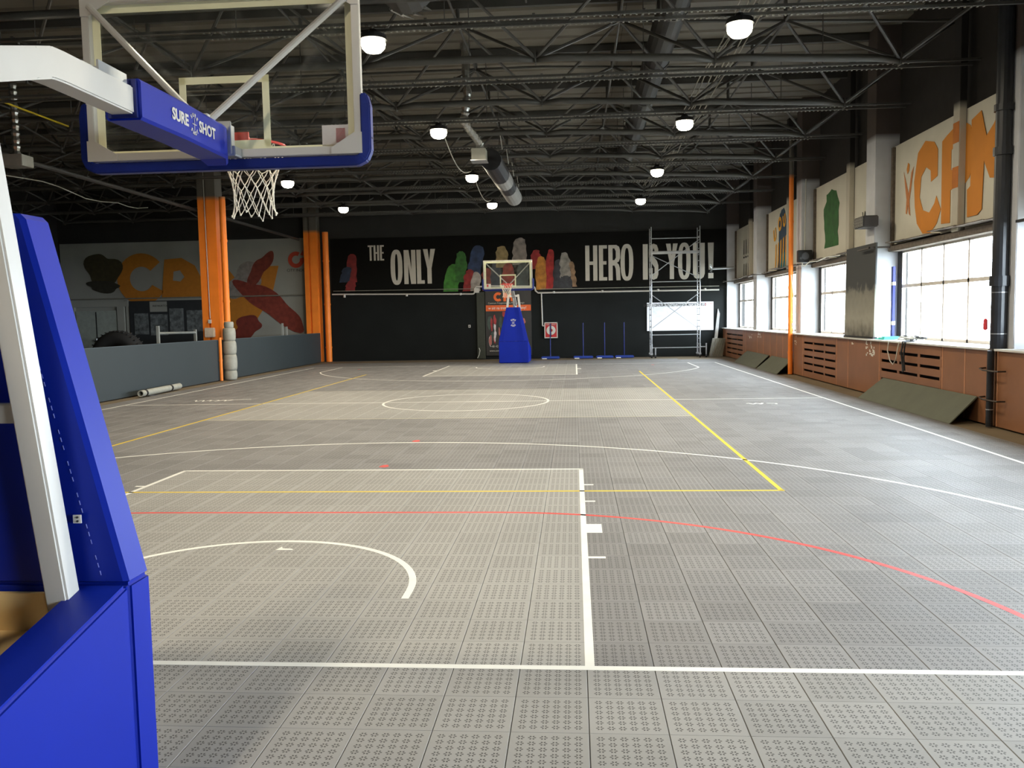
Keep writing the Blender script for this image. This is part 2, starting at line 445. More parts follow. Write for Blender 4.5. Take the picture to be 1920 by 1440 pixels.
# ---- right wall: windows, pillars, panels
wall_right = MB()
PY = [(-9.05, -8.47), (-3.05, -2.47), (2.95, 3.53), (8.95, 9.53), (14.95, 15.53), (20.95, 21.53), (26.95, 27.53), (32.9, 33.1)]
wall_right.box(9.42, 9.56, YB, YF, -.3, 1.17)
wall_right.box(9.42, 9.56, YB, YF, 3.2, ZC+.1)
for a, b in PY: wall_right.box(9.42, 9.56, a-.22, b, 1.17, 3.2)
wr = struct(wall_right.build('wall_right', mat('right_wall_dark', (46, 43, 40), .8), None))
for k, (a, b) in enumerate(PY):
    struct(B('trim_%d' % (k+1), pillarmat, None, 8.92, 9.45, a, b, 0, ZC-.03, bevel=.01))
wn = 0
for k in range(len(PY)-1):
    y0, y1 = PY[k][1], PY[k+1][0]-.22
    if y1 < 1: pass
    wn += 1
    f = MB(); x0, x1 = 9.43, 9.5; z0, z1 = 1.2, 3.1; zt = 2.33
    nd = 5
    f.box(x0, x1, y0, y1, z0, z0+.06); f.box(x0, x1, y0, y1, z1-.06, z1+.1); f.box(x0, x1, y0, y1, zt-.035, zt+.035)
    ys = [y0+(y1-y0)*i/nd for i in range(nd+1)]
    for y in ys: f.box(x0, x1, y-.03 if y > y0 else y, y+.03 if y < y1 else y, z0, z1)
    win = struct(f.build('window_%d' % wn, framew, None))
    for i in range(nd):
        for (a, b) in ((z0+.06, zt-.035), (zt+.035, z1-.06)):
            B('pane', MATS['window_glass'], win, 9.46, 9.466, ys[i]+.03, ys[i+1]-.03, a, b)
    # portal so the daylight is sampled well
    ld = D.lights.new('window_portal', 'AREA'); ld.shape = 'RECTANGLE'; ld.size = y1-y0; ld.size_y = z1-z0
    lo = D.objects.new('window_portal', ld); COL.objects.link(lo)
    lo.matrix_world = Matrix(((0, 0, 1, 9.6), (1, 0, 0, (y0+y1)/2), (0, 1, 0, (z0+z1)/2), (0, 0, 0, 1)))
    ld.cycles.is_portal = True
    # lintel of crumbling plaster with loose sheet edges
    q = MB(); q.box(9.2, 9.43, y0, y1+.2, 3.08, 3.2); q.parts('lintel', lintelm, wr, bevel=.012)
    r = random.Random(k)
    q = MB(); yy = y0
    while yy < y1:
        ln = r.uniform(.5, 1.4); z = 3.2+r.uniform(0, .08)
        q.box(9.0+r.uniform(0, .1), 9.35, yy, min(yy+ln, y1), z, z+.015); yy += ln
    q.parts('loose_strip', lintelm, wr)
    # middle post and white boards above
    ym = PY[k][1]+2.12
    struct(B('trim_%d' % (k+20), two_tone('post_paint_%d' % k, (190, 184, 168), (40, 38, 36), 5.4, .7) if k == 0 else MATS['post_paint_0'], None, 9.18, 9.3, ym-.13, ym+.13, 3.2, ZC-.03, bevel=.008))
    for (a, b) in ((y0+.02, ym-.14), (ym+.14, y1+.18)):
        B('white_board', panelw, wr, 9.3, 9.325, a, b, 3.2+r.uniform(0, .05), 5.32)
    q = MB(); q.box(9.24, 9.3, y1+.1, y1+.2, 3.2, 5.3); q.build('board_edge', lintelm, wr)

# ---- wainscot below the windows
wains = thing('wall_panelling', 'brown wood-look panelling with slotted grilles under the window sill', 'panelling', (8.9, 10, 0))
def plain(y0, y1): return B('panel', woodm, wains, 8.79, 8.815, y0+.012, y1-.012, .01, 1.165, bevel=.003)
def batten(y): return B('batten', woodedge, wains, 8.785, 8.81, y-.012, y+.012, .01, 1.165)
def grille(y0, y1):
    g = B('grille_frame', woodedge, wains, 8.80, 8.83, y0, y0+.04, .01, 1.165)
    zs = [.96, .775, .585, .39, .2]; h = .028
    edges = [1.165]+[v for z in zs for v in (z+h, z-h)]+[.01]
    for i in range(0, len(edges), 2):
        B('slat', woodm, wains, 8.79, 8.815, y0+.04, y1-.01, edges[i+1], edges[i], bevel=.003)
    q = MB(); n = 3; sw = (y1-y0-.05)/n
    for z in zs:
        for i in range(n+1):
            w2 = .09 if i in (0, n) else .05
            yc = y0+.04+sw*i
            q.box(8.797, 8.81, max(yc-w2, y0+.04), min(yc+w2, y1-.01), z-h, z+h)
    q.parts('slot_divider', woodm, wains)
    B('grille_backing', blackm, wains, 8.95, 8.97, y0, y1, .01, 1.16)
segs = [('p', -9, -7.6), ('p', -7.6, -6), ('g', -6, -3), ('p', -3, -1.4), ('p', -1.4, 0), ('g', 0, 3), ('p', 3, 4.6), ('p', 4.6, 6.2), ('p', 6.2, 7.6), ('p', 7.6, 9.13), ('p', 9.2, 10.22), ('p', 10.22, 11.08), ('g', 11.08, 14.16), ('p', 14.16, 16.22), ('p', 16.22, 17.1),
        ('g', 17.1, 20.2), ('p', 20.2, 21.15), ('p', 21.2, 21.85), ('p', 21.85, 22.5), ('p', 22.5, 23.3), ('p', 23.3, 24.2), ('p', 24.2, 25.2), ('p', 25.2, 26.2), ('p', 26.2, 28.2), ('p', 28.2, 28.7), ('g', 28.7, 32.3), ('p', 32.3, 33.05)]
for t, a, b in segs:
    (plain if t == 'p' else grille)(a, b); batten(b)
B('support', blackm, wains, 8.98, 9.4, -9, 33, 0, 1.1)
for a, b in ((-8.9, 9.12), (9.3, 21.1), (21.25, 33.05)):
    B('sill', sillm, wains, 8.72, 9.43, a, b, 1.168, 1.2, bevel=.004)
rnd = random.Random(4)
q = MB()
for (yc, zc, sy, sz, n) in ((14.75, .98, .28, .16, 26), (21.0, 1.0, .12, .14, 8), (25.6, 1.05, .5, .08, 10), (15.9, 1.1, .05, .04, 2), (27.4, .95, .3, .12, 8)):
    for _ in range(n):
        y = yc+rnd.uniform(-sy, sy); z = min(zc+rnd.uniform(-sz, sz), 1.12); a = rnd.uniform(.012, .035); c = rnd.uniform(.01, .03)
        q.box(8.786, 8.792, y-a, y+a, z-c, z+c)
stuff(q.build('tape_remnant', white, wains))

# murals on the white boards of the right wall
def RW(pts): return [(-y, z) for y, z in pts]
ow = PL_right(9.294)
cp0 = [(14.05,4.95),(13.75,5.12),(13.4,5.02),(13.25,4.85),(13.25,4.35),(13.5,4.28),(13.52,4.5),(13.7,4.6),(13.9,4.45),(13.95,4.05),(13.8,3.78),(13.55,3.7),(13.35,3.85),(13.28,3.98),(13.1,3.7),(13.25,3.45),(13.5,3.3),(13.8,3.32),(14.05,3.55),(14.15,3.9),(14.2,4.4)]
cp = [(12.5+(y-13.1)*1.3/1.1, z) for y, z in cp0]
flat('painted_letter', [RW(cp)], ow, orange_paint, wr)
P_out = [(12.5,4.95),(12.3,5.02),(12.0,5.1),(11.6,5.12),(11.35,5.0),(11.22,4.75),(11.2,4.4),(11.35,4.12),(11.6,3.98),(11.85,3.95),(12.1,4.0),(12.1,3.4),(12.48,3.42)]
P_in = [(12.1,4.72),(11.8,4.76),(11.6,4.7),(11.6,4.4),(11.8,4.33),(12.1,4.36)]
flat('painted_letter', [RW(P_out), RW(P_in)], ow, orange_paint, wr)
for za, zb_ in ((4.76, 5.12), (3.97, 4.34)): B('painted_band', mat('mural_orange_dim', (188, 110, 34), .7), wr, 9.175, 9.182, 11.53, 11.77, za, zb_)
flat('painted_letter', [RW([(11.3,5.08),(10.95,5.16),(10.75,4.7),(10.5,4.85),(10.2,5.16),(9.75,5.1),(9.75,3.3),(10.15,3.35),(10.15,4.4),(10.4,3.95),(10.6,3.98),(10.82,4.3),(10.86,3.5),(11.02,3.42),(11.4,3.42),(11.42,3.9),(11.3,3.95)])], PL_right(9.286), orange_paint, wr)
flat('painted_figure', [RW([(14.2,4.72),(14.13,4.85),(14.05,4.8),(14.07,4.68),(14.15,4.62)])], ow, orange_paint, wr)
flat('painted_figure', [[(-(y-.15), z) for y, z in [(14.5,4.7),(14.33,4.4),(14.22,4.2),(14.1,4.62),(13.98,4.72),(14.1,4.3),(14.18,4.05),(14.12,3.75),(14.2,3.8),(14.25,3.98),(14.3,3.8),(14.36,3.82),(14.33,4.1),(14.42,4.4)]]], ow, mat('mural_ochre', (190, 120, 66), .7), wr)
green = mat('mural_green', (40, 92, 40), .7, var=.35, scale=5)
flat('brush_stroke', [RW(stroke(18.75, 20.0, 3.55, 5.1, 11, .09))], ow, green, wr)
teal = mat('mural_teal', (36, 112, 130), .7, var=.2, scale=5); yel = mat('mural_yellow', (226, 160, 44), .7)
flat('brush_stroke', [RW(stroke(24.2, 25.3, 3.3, 5.25, 5, .06))], ow, mat('mural_slate', (52, 72, 92), .7), wr)
flat('painted_patch', [RW(blob(24.6, 3.5, .45, .3, 9, rough=.05))], PL_right(9.29), teal, wr)
for i, (yy, zz, ss) in enumerate(((25.8, 4.45, .55), (25.1, 4.75, .6), (24.5, 4.8, .5))):
    text('painted_letter', 'UOU'[i], ss, PL_right(9.286, yy, zz) @ Matrix.Rotation(.25, 4, 'Z'), yel, wr, bold=.03)
for i in range(5):
    y = 25.7-i*.35; flat('brush_stroke', [RW([(y, 4.1+i*.05), (y-.14, 4.15+i*.05), (y-.1, 3.5+i*.02), (y+.06, 3.25)])], PL_right(9.286), yel, wr)
dk = mat('ink_dark', (48, 46, 44), .7)
for row in range(2):
    for i in range(4):
        flat('brush_stroke', [RW([(31.2-i*.42, 4.75-row*.95), (31.12-i*.42, 4.77-row*.95), (31.1-i*.42, 4.2-row*.95), (31.25-i*.42, 4.18-row*.95)])], PL_right(9.29), dk, wr)
        flat('brush_stroke', [RW([(31.3-i*.42, 4.1-row*.95), (31.05-i*.42, 4.1-row*.95), (31.05-i*.42, 4.04-row*.95), (31.3-i*.42, 4.04-row*.95)])], PL_right(9.29), dk, wr)
text('painted_letter', 'W', .45, PL_right(9.286, 16.7, 4.0), dk, wr, sx=.8)

# ---- end wall: black lower field, mural band, lettering
B('black_field', blackwall, wall_back, -8.45, 8.92, 33.06, 33.1, .02, 2.93)
mural = B('mural_field', muralblack, wall_back, -8.4, 8.92, 33.05, 33.1, 2.95, 5.43)
bw = PL_back(33.045)
def O_loops(x, y, w_, h, t, s=.8):
    def ring(cx, cy, rx, ry, n=28, e=2.6):
        o = []
        for i in range(n):
            a = 2*PI*i/n; c, s_ = math.cos(a), math.sin(a)
            o.append((cx+rx*math.copysign(abs(c)**(2/e), c), cy+ry*math.copysign(abs(s_)**(2/e), s_)))
        return o
    return [ring(x+w_/2, y+h/2, w_/2, h/2), ring(x+w_/2, y+h/2, w_/2-t, h/2-t*.95)]
def glyph(ch, x, y, w_, h, t):
    R = lambda a, b, c, d: [(a, b), (c, b), (c, d), (a, d)]
    th = t*.8
    if ch == 'T': return [[(x,y+h),(x,y+h-th),(x+w_/2-t/2,y+h-th),(x+w_/2-t/2,y),(x+w_/2+t/2,y),(x+w_/2+t/2,y+h-th),(x+w_,y+h-th),(x+w_,y+h)]]
    if ch == 'H': return [[(x,y),(x,y+h),(x+t,y+h),(x+t,y+h*.5+th/2),(x+w_-t,y+h*.5+th/2),(x+w_-t,y+h),(x+w_,y+h),(x+w_,y),(x+w_-t,y),(x+w_-t,y+h*.5-th/2),(x+t,y+h*.5-th/2),(x+t,y)]]
    if ch == 'E': return [[(x,y),(x,y+h),(x+w_,y+h),(x+w_,y+h-th),(x+t,y+h-th),(x+t,y+h/2+th/2),(x+w_*.92,y+h/2+th/2),(x+w_*.92,y+h/2-th/2),(x+t,y+h/2-th/2),(x+t,y+th),(x+w_,y+th),(x+w_,y)]]
    if ch == 'O': return O_loops(x, y-.02*h, w_, h*1.04, t)
    if ch == 'N': return [[(x,y),(x,y+h),(x+t*1.15,y+h),(x+w_-t,y+h*.42),(x+w_-t,y+h),(x+w_,y+h),(x+w_,y),(x+w_-t*1.15,y),(x+t,y+h*.58),(x+t,y)]]
    if ch == 'L': return [[(x,y),(x,y+h),(x+t,y+h),(x+t,y+th),(x+w_,y+th),(x+w_,y)]]
    if ch == 'Y': return [[(x,y+h),(x+t*1.1,y+h),(x+w_/2,y+h*.66),(x+w_-t*1.1,y+h),(x+w_,y+h),(x+w_/2+t*.5,y+h*.44),(x+w_/2+t*.5,y),(x+w_/2-t*.5,y),(x+w_/2-t*.5,y+h*.44)]]
    if ch == 'I': return [R(x, y, x+w_, y+h)]
    if ch == 'U': return [[(x,y+h),(x,y+h*.14),(x+w_*.1,y+h*.04),(x+w_*.3,y-.01*h),(x+w_*.7,y-.01*h),(x+w_*.9,y+h*.04),(x+w_,y+h*.14),(x+w_,y+h),(x+w_-t,y+h),(x+w_-t,y+h*.18),(x+w_/2,y+h*.11),(x+t,y+h*.18),(x+t,y+h)]]
    if ch == 'R': return [[(x,y),(x,y+h),(x+w_*.65,y+h),(x+w_*.88,y+h*.95),(x+w_*.96,y+h*.85),(x+w_*.96,y+h*.62),(x+w_*.86,y+h*.53),(x+w_*.7,y+h*.5),(x+w_*.86,y+h*.44),(x+w_*.94,y+h*.34),(x+w_,y),(x+w_-t,y),(x+w_-t*1.15,y+h*.32),(x+w_*.5,y+h*.42),(x+t,y+h*.42),(x+t,y)],
                          [(x+t,y+h-th),(x+w_*.5,y+h-th),(x+w_*.96-t,y+h*.82),(x+w_*.96-t,y+h*.64),(x+w_*.5,y+h*.57),(x+t,y+h*.57)]]
    if ch == 'S': return [[(x+w_,y+h*.72),(x+w_,y+h*.86),(x+w_*.85,y+h*.97),(x+w_*.5,y+h*1.01),(x+w_*.15,y+h*.97),(x,y+h*.84),(x,y+h*.64),(x+w_*.14,y+h*.52),(x+w_-t,y+h*.34),(x+w_-t,y+h*.18),(x+w_/2,y+h*.11),(x+t,y+h*.18),(x+t,y+h*.32),(x,y+h*.32),(x,y+h*.12),(x+w_*.15,y+h*.03),(x+w_*.5,y-.01*h),(x+w_*.85,y+h*.03),(x+w_,y+h*.14),(x+w_,y+h*.4),(x+w_*.86,y+h*.52),(x+t,y+h*.68),(x+t,y+h*.82),(x+w_/2,y+h*.89),(x+w_-t,y+h*.82),(x+w_-t,y+h*.72)]]
    if ch == '!': return [[(x,y+h),(x+w_,y+h),(x+w_*.9,y+h*.24),(x+w_*.15,y+h*.24)], R(x+w_*.08, y, x+w_*.95, y+h*.15)]
for ch, x0, x1, z0, z1, t in (
        ('T', -6.7, -6.46, 4.43, 5.1, .085), ('H', -6.44, -6.2, 4.43, 5.1, .085), ('E', -6.16, -5.98, 4.43, 5.1, .085),
        ('O', -5.7, -5.17, 3.37, 4.86, .2), ('N', -5.1, -4.58, 3.37, 4.86, .19), ('L', -4.53, -4.19, 3.37, 4.86, .19), ('Y', -4.24, -3.7, 3.37, 4.88, .19),
        ('H', 2.88, 3.4, 3.34, 4.86, .18), ('E', 3.47, 3.82, 3.34, 4.86, .18), ('R', 3.88, 4.4, 3.34, 4.86, .18), ('O', 4.4, 4.95, 3.34, 4.86, .18),
        ('I', 5.36, 5.57, 3.34, 4.86, .2), ('S', 5.62, 6.02, 3.34, 4.86, .16), ('Y', 6.35, 6.85, 3.34, 4.86, .18), ('O', 6.86, 7.4, 3.34, 4.86, .18), ('U', 7.5, 8.0, 3.34, 4.86, .18), ('!', 8.13, 8.38, 3.34, 4.86, .2)):
    flat('painted_letter', glyph(ch, x0, z0, x1-x0, z1-z0, t), bw, letterw, wall_back)
# plain colour fields standing in for the mural's picture
for i, (rgb, x0, x1, z0, z1, lean) in enumerate((
        ((62, 126, 42), -3.4, -2.75, 3.0, 4.2, .2), ((50, 104, 40), -2.85, -2.35, 3.4, 4.75, .05), ((44, 60, 92), -2.3, -1.7, 3.7, 5.0, .2), ((150, 40, 38), -2.5, -2.05, 3.0, 3.95, .1), ((170, 160, 150), -2.15, -1.75, 3.0, 3.85, .05),
        ((140, 50, 40), -1.65, -1.2, 3.0, 4.0, 0), ((54, 60, 72), -1.25, -.8, 3.0, 4.3, 0), ((156, 134, 90), -1.0, -.5, 4.0, 4.95, 0), ((150, 50, 36), -.75, -.2, 3.0, 4.2, 0), ((140, 130, 120), -.3, .3, 4.1, 5.28, .05), ((64, 72, 70), -.2, .35, 3.0, 4.2, .1),
        ((150, 36, 34), .45, .85, 3.9, 4.75, .1), ((190, 124, 42), .72, 1.2, 3.0, 4.45, 0), ((168, 40, 36), 1.15, 1.5, 3.0, 4.75, .05), ((56, 56, 62), 1.45, 1.9, 3.0, 4.3, .05), ((150, 144, 134), 1.8, 2.25, 3.4, 4.6, -.05), ((62, 62, 66), 1.75, 2.3, 3.0, 3.6, 0), ((150, 118, 88), 2.3, 2.5, 3.1, 4.2, -.12),
        ((126, 34, 32), -7.7, -7.25, 3.5, 4.75, .05), ((34, 48, 70), -8.05, -7.6, 3.5, 4.2, .2), ((130, 36, 36), -7.8, -7.35, 3.1, 3.6, .1))):
    flat('brush_stroke', [stroke(x0, x1, z0, z1, i, .035, lean)], PL_back(33.046-.0003*i), mat('mural_field_%d' % i, tuple(int(v*.86) for v in rgb), .7, var=.45, scale=5), wall_back)
# ---- annex back wall
ax = B('wall_annex', annexwhite, None, -20.9, -9.3, 33.02, 33.1, .02, 5.5)
struct(ax)
om = mat('annex_orange', (176, 112, 34), .7, var=.1)
aw = PL_back(33.0)
ring = lambda cx, cy, r, r2, a0, a1, n=30: [(cx+r*math.cos(math.radians(a0+(a1-a0)*i/n)), cy+r*math.sin(math.radians(a0+(a1-a0)*i/n))) for i in range(n+1)]+[(cx+r2*math.cos(math.radians(a1-(a1-a0)*i/n)), cy+r2*math.sin(math.radians(a1-(a1-a0)*i/n))) for i in range(n+1)]
flat('painted_letter', [ring(-17.1, 3.85, 1.15, .55, 40, 330)], aw, om, ax)
flat('painted_letter', [[(-16.0,4.7),(-15.2,4.75),(-14.6,4.4),(-14.35,3.9),(-14.3,3.0),(-16.2,3.0),(-16.1,3.9)], [(-15.6,4.15),(-15.3,4.2),(-15.1,3.9),(-15.3,3.7),(-15.65,3.75)]], aw, om, ax)
flat('painted_letter', [[(-14.25,3.0),(-14.1,4.1),(-13.75,4.6),(-13.3,4.5),(-12.6,3.6),(-11.9,4.3),(-10.75,4.3),(-11.1,3.0),(-12.2,1.4),(-13.2,1.2),(-13.3,3.0)]], aw, om, ax)
for rgb, a, b, rx, ry, sd, rot in (((58, 52, 30), -18.9, 4.3, .75, .8, 41, .2), ((52, 50, 40), -18.9, 3.55, .8, .25, 42, 0), ((134, 128, 122), -12.3, 3.7, .95, .6, 43, .5), ((120, 50, 38), -11.2, 2.6, 1.7, .55, 44, -.55), ((116, 52, 40), -11.6, 4.2, .8, .35, 45, .9), ((110, 44, 34), -12.3, 1.6, .7, .45, 46, .3)):
    flat('painted_patch', [blob(a, b, rx, ry, sd, n=40, rough=.16, rot=rot)], PL_back(32.997-.0006*(sd-40)), mat('annex_patch_%d' % sd, rgb, .7, var=.3, scale=5), ax)
ored = mat('logo_red', (170, 62, 40), .7)
flat('painted_emblem', [ring(-9.95, 4.55, .36, .18, 60, 375)], aw, ored, ax)
flat('painted_emblem', [[(-9.75, 4.75), (-9.62, 4.98), (-9.6, 4.72)]], PL_back(32.996), ored, ax)
text('painted_lettering', 'CITY INDOOR', .17, PL_back(33.0, -9.83, 4.08), dk, ax)
# door, surround, poster board
dr = B('door_1', mat('door_grey', (150, 156, 148), .6), None, -20.25, -18.35, 32.93, 33.02, .02, 2.45); struct(dr)
q = MB(); q.box(-19.32, -19.28, 32.92, 32.93, .05, 2.4); q.build('door_gap', blackm, dr)
q = MB(); q.box(-19.45, -19.15, 32.87, 32.92, 1.08, 1.14); q.tube((-19.3, 32.87, 1.2), (-19.3, 32.87, 1.0), .03); q.parts('door_latch', steel, dr)
q = MB(); q.box(-20.9, -17.75, 32.9, 33.03, 2.62, 2.86); q.box(-18.3, -17.95, 32.9, 33.03, .02, 2.62); q.box(-20.7, -20.3, 32.9, 33.03, .02, 2.62); q.box(-17.9, -17.78, 32.95, 33.03, 1.0, 2.9)
struct(q.build('trim_40', annexwhite, None, bevel=.01))
pb = thing('poster_board', 'dark notice board with pale posters on the far left wall', 'board', (-15.6, 33, 1))
B('backing', mat('poster_backing', (44, 46, 48), .6), pb, -17.72, -13.2, 32.93, 32.97, .9, 2.86)
pgrey = mat('poster_grey', (96, 100, 100), .5, var=.7, scale=7)
for i, (x0, x1, z0, z1) in enumerate(((-17.5, -16.85, 1.35, 2.3), (-16.75, -15.95, 1.3, 2.25), (-15.85, -15.2, 1.45, 2.5), (-15.05, -14.2, 1.45, 2.4))):
    B('poster', pgrey, pb, x0, x1, 32.915, 32.93, z0, z1)
B('poster', annexwhite, pb, -16.75, -15.95, 32.915, 32.93, 2.36, 2.82)
text('poster_lettering', 'INSTRUKTOR', .12, PL_back(32.913, -16.25, 2.62), dk, pb)
# thin conduits
q = MB(); q.tube((-20.8, 32.95, 2.98), (-9.35, 32.95, 2.98), .03); tag(q.build('conduit', mat('conduit_grey', (120, 116, 104), .5), None), 'long thin grey pipe across the far left painted wall', 'pipe')

# niche doorway in the end wall with banner
niche = MB()
niche.box(-1.9, -1.55, 32.98, 33.06, .02, 2.95)
struct(niche.build('trim_41', mat('niche_olive', (50, 52, 42), .7), None))
ban = thing('banner', 'tall dark vinyl banner with orange logo and stripe behind far hoop', 'banner', (-.5, 33, 0))
B('sheet', mat('banner_dark', (44, 42, 40), .45, var=.2, scale=2), ban, -1.52, .5, 32.99, 33.01, .15, 2.98)
B('stripe', mat('banner_orange', (212, 92, 40), .5), ban, -1.5, .48, 32.982, 32.99, 2.1, 2.36)
bo = mat('banner_logo', (224, 100, 40), .5)
bpl = lambda x, z: PL_back(32.98, x, z)
flat('logo_letter', [ring(-.95, 2.72, .2, .09, 45, 315)], PL_back(32.984), bo, ban)
flat('logo_letter', [[(-.72,2.52),(-.72,2.9),(-.6,2.9),(-.5,2.74),(-.4,2.9),(-.28,2.9),(-.28,2.52),(-.4,2.52),(-.4,2.7),(-.5,2.56),(-.6,2.7),(-.6,2.52)]], PL_back(32.984), bo, ban)
text('lettering', 'Centrum Przygotowania Motorycznego', .1, bpl(-.6, 2.45), letterw, ban)
text('lettering', 'w się na trening personalny!', .17, PL_back(32.976, -.55, 2.23), white, ban, sx=.86)
text('lettering', '+48 42 203', .13, bpl(-1.05, .55), letterw, ban)
text('lettering', 'www.centrum', .11, bpl(-1.05, .36), letterw, ban)
pf = {}
for i in range(26):
    x = -1.45+random.random()*1.85; z = .7+random.random()*1.3; c = random.choice(((150, 50, 50), (190, 180, 176), (160, 90, 80), (90, 50, 50), (60, 70, 62)))
    w2, h2 = random.uniform(.03, .09), random.uniform(.1, .32)
    flat('print_patch', [blob(x, z, w2, h2, i)], PL_back(32.986-.0002*i), mat('banner_print_%s' % (c[0]), c, .6, var=.3), ban)
# white board on the end wall
wb = thing('notice_board', 'white rectangular sign board behind the scaffold tower', 'sign', (7, 33, 1.1))
B('sheet', mat('board_white', (226, 228, 232), .35), wb, 5.52, 8.36, 33.0, 33.035, 1.12, 2.34)
text('lettering', 'ŁÓDZKIE CENTRUM PRZYGOTOWANIA MOTORYCZNEGO', .16, PL_back(32.997, 6.72, 2.22), dk, wb, sx=.62, bold=.006)
text('logo_lettering', 'CPM', .17, PL_back(32.997, 8.15, 2.23), rimred, wb, shear=.3)
# end-wall pipes
q = MB(); pr = .035
q.path([(-8.35, 32.97, 2.98), (-2.1, 32.97, 2.87), (-2.02, 32.97, 2.88), (-1.98, 32.97, 2.95), (-1.98, 32.97, 3.1), (-1.9, 32.97, 3.18), (-1.2, 32.97, 3.2), (.55, 32.97, 3.16), (.66, 32.97, 3.1), (.7, 32.97, 2.95), (.8, 32.97, 2.86), (8.6, 32.97, 2.84)], pr, 8)
wp = thing('water_pipe', 'white pipe running across the black end wall below the mural', 'pipe', (0, 33, 2.9)); q.build('pipe', whitepaint, wp)
q = MB()
for x in (-7.8, -5, -2.6, 1.5, 3.6, 6, 8): q.tube((x, 32.97, 2.83), (x, 32.97, 2.98 if x < -6 else 2.92), .05); q.box(x-.02, x+.02, 32.97, 33.02, 2.84, 2.9)
q.parts('pipe_clamp', whitepaint, wp)
q = MB(); q.tube((.95, 32.97, 2.84), (.98, 32.97, 1.42), .03); q.tube((.98, 32.97, 1.42), (1.05, 32.97, 1.42), .03); q.build('branch_pipe', whitepaint, wp)
B('valve_box', whitepaint, wp, -1.97, -1.78, 32.93, 33.02, 2.92, 3.12, bevel=.01)
q = MB(); q.tube((-8.3, 32.985, 3.12), (-2.1, 32.985, 3.1), .012, 6); q.tube((.9, 32.985, 3.02), (8.6, 32.985, 3.0), .015, 6)
tag(q.build('thin_conduit', mat('conduit_dim', (146, 143, 130), .5), None), 'thin grey conduit just above the white end wall pipe', 'pipe')
# hydrant cabinet
hy = thing('hydrant_cabinet', 'red fire hose cabinet with white round hose symbol on end wall', 'fire cabinet', (1.35, 33, .9))
B('case', mat('hydrant_red', (168, 34, 36), .45), hy, 1.08, 1.62, 32.94, 33.06, .9, 1.56, bevel=.008)
q = MB(); q.box(1.06, 1.64, 32.93, 32.95, 1.53, 1.57); q.box(1.06, 1.64, 32.93, 32.95, .88, .92); q.box(1.06, 1.1, 32.93, 32.95, .9, 1.56); q.box(1.6, 1.64, 32.93, 32.95, .9, 1.56); q.build('door_frame', letterw, hy)
flat('symbol', [ring(1.35, 1.22, .2, .07, 0, 359)], PL_back(32.933), letterw, hy)
text('lettering', 'HYDRANT', .09, PL_back(32.933, 1.35, 1.47), letterw, hy)
B('door_split', mat('hydrant_dark', (70, 20, 22), .5), hy, 1.335, 1.365, 32.92, 32.94, .92, 1.54)
sw = thing('wall_switch', 'small pale switch on the black end wall left of the banner', 'switch', (-2.25, 33.05, 1.45))
B('plate', whitepaint, sw, -2.3, -2.2, 33.03, 33.06, 1.4, 1.52, bevel=.004); B('rocker', blackm, sw, -2.27, -2.23, 33.02, 33.035, 1.43, 1.49)

# ================================================================ ROOF STRUCTURE
MX, MY = 3.1, 3.0
nodesX = [7.95-MX*k for k in range(10)]
def zb(x): return 6.33-.042*max(0, x-1.75)
def ztop(x): return 7.47-.042*max(0, x-1.75)
def make_truss():
    t = thing('roof_truss', '', 'truss', (0, 0, 0), 'roof trusses under the metal deck')
    mb = MB()
    for a, b in zip(nodesX[1:], nodesX[:-1]):
        pts = []
        for i in range(9):
            u = i/8; e = min(1, min(u, 1-u)/.12)
            pts.append((a+(b-a)*u, 0, zb(a)+(zb(b)-zb(a))*u-.03+.05*e))
        mb.path(pts, lambda u: .045+.022*min(1, min(u, 1-u)/.12), 8)
    mb.build('bottom_chord', darkgrey, t, smooth=True)
    for x in nodesX:
        for sx in (-1, 1):
            for sy in (-1, 1):
                q = MB(); q.tube((x, 0, zb(x)), (x+sx*MX/2, sy*MY/2, ztop(x+sx*MX/2)), .03, 6); q.build('diagonal', darkgrey, t)
        g = MB(); g.box(x-.1, x+.1, -.01, .01, zb(x)-.06, zb(x)+.1); g.box(x-.012, x+.012, -.08, .08, zb(x)-.1, zb(x)+.1); g.parts('node_plate', darkgrey, t)
    mb = MB()
    mb.tube((-20.9, -MY/2, ztop(0)), (1.75, -MY/2, ztop(0)), .03, 6); mb.tube((1.75, -MY/2, ztop(0)), (9.4, -MY/2, ztop(9.4)), .03, 6)
    mb.build('top_chord', darkgrey, t)
    for x in nodesX:
        q = MB(); xx = x+MX/2; q.tube((xx, -MY/2, ztop(xx)), (xx, MY/2, ztop(xx)), .025, 6)
        q.tube((xx, -MY/2, ztop(xx)), (xx, -MY/2, 7.88), .04, 6); q.build('tie', darkgrey, t)
    q = MB(); q.box(-20.9, 9.4, -MY/2-.05, -MY/2+.05, 7.75, 7.89); q.build('purlin', darkgrey, t)
    return t
tr = make_truss()
ords = ['nearest', 'second', 'third', 'fourth', 'fifth', 'sixth', 'seventh', 'eighth', 'ninth', 'tenth', 'eleventh', 'twelfth', 'thirteenth', 'fourteenth']
ty = [32-3*k for k in range(14)]
for k, y in enumerate(ty):
    o = tr if k == 0 else copy_tree(tr)
    o.location = (0, y, 0)
    o['label'] = 'dark grey tubular roof truss, ' + (ords[k]+' row from the lettered end wall' if k else 'the row closest to the lettered end wall')
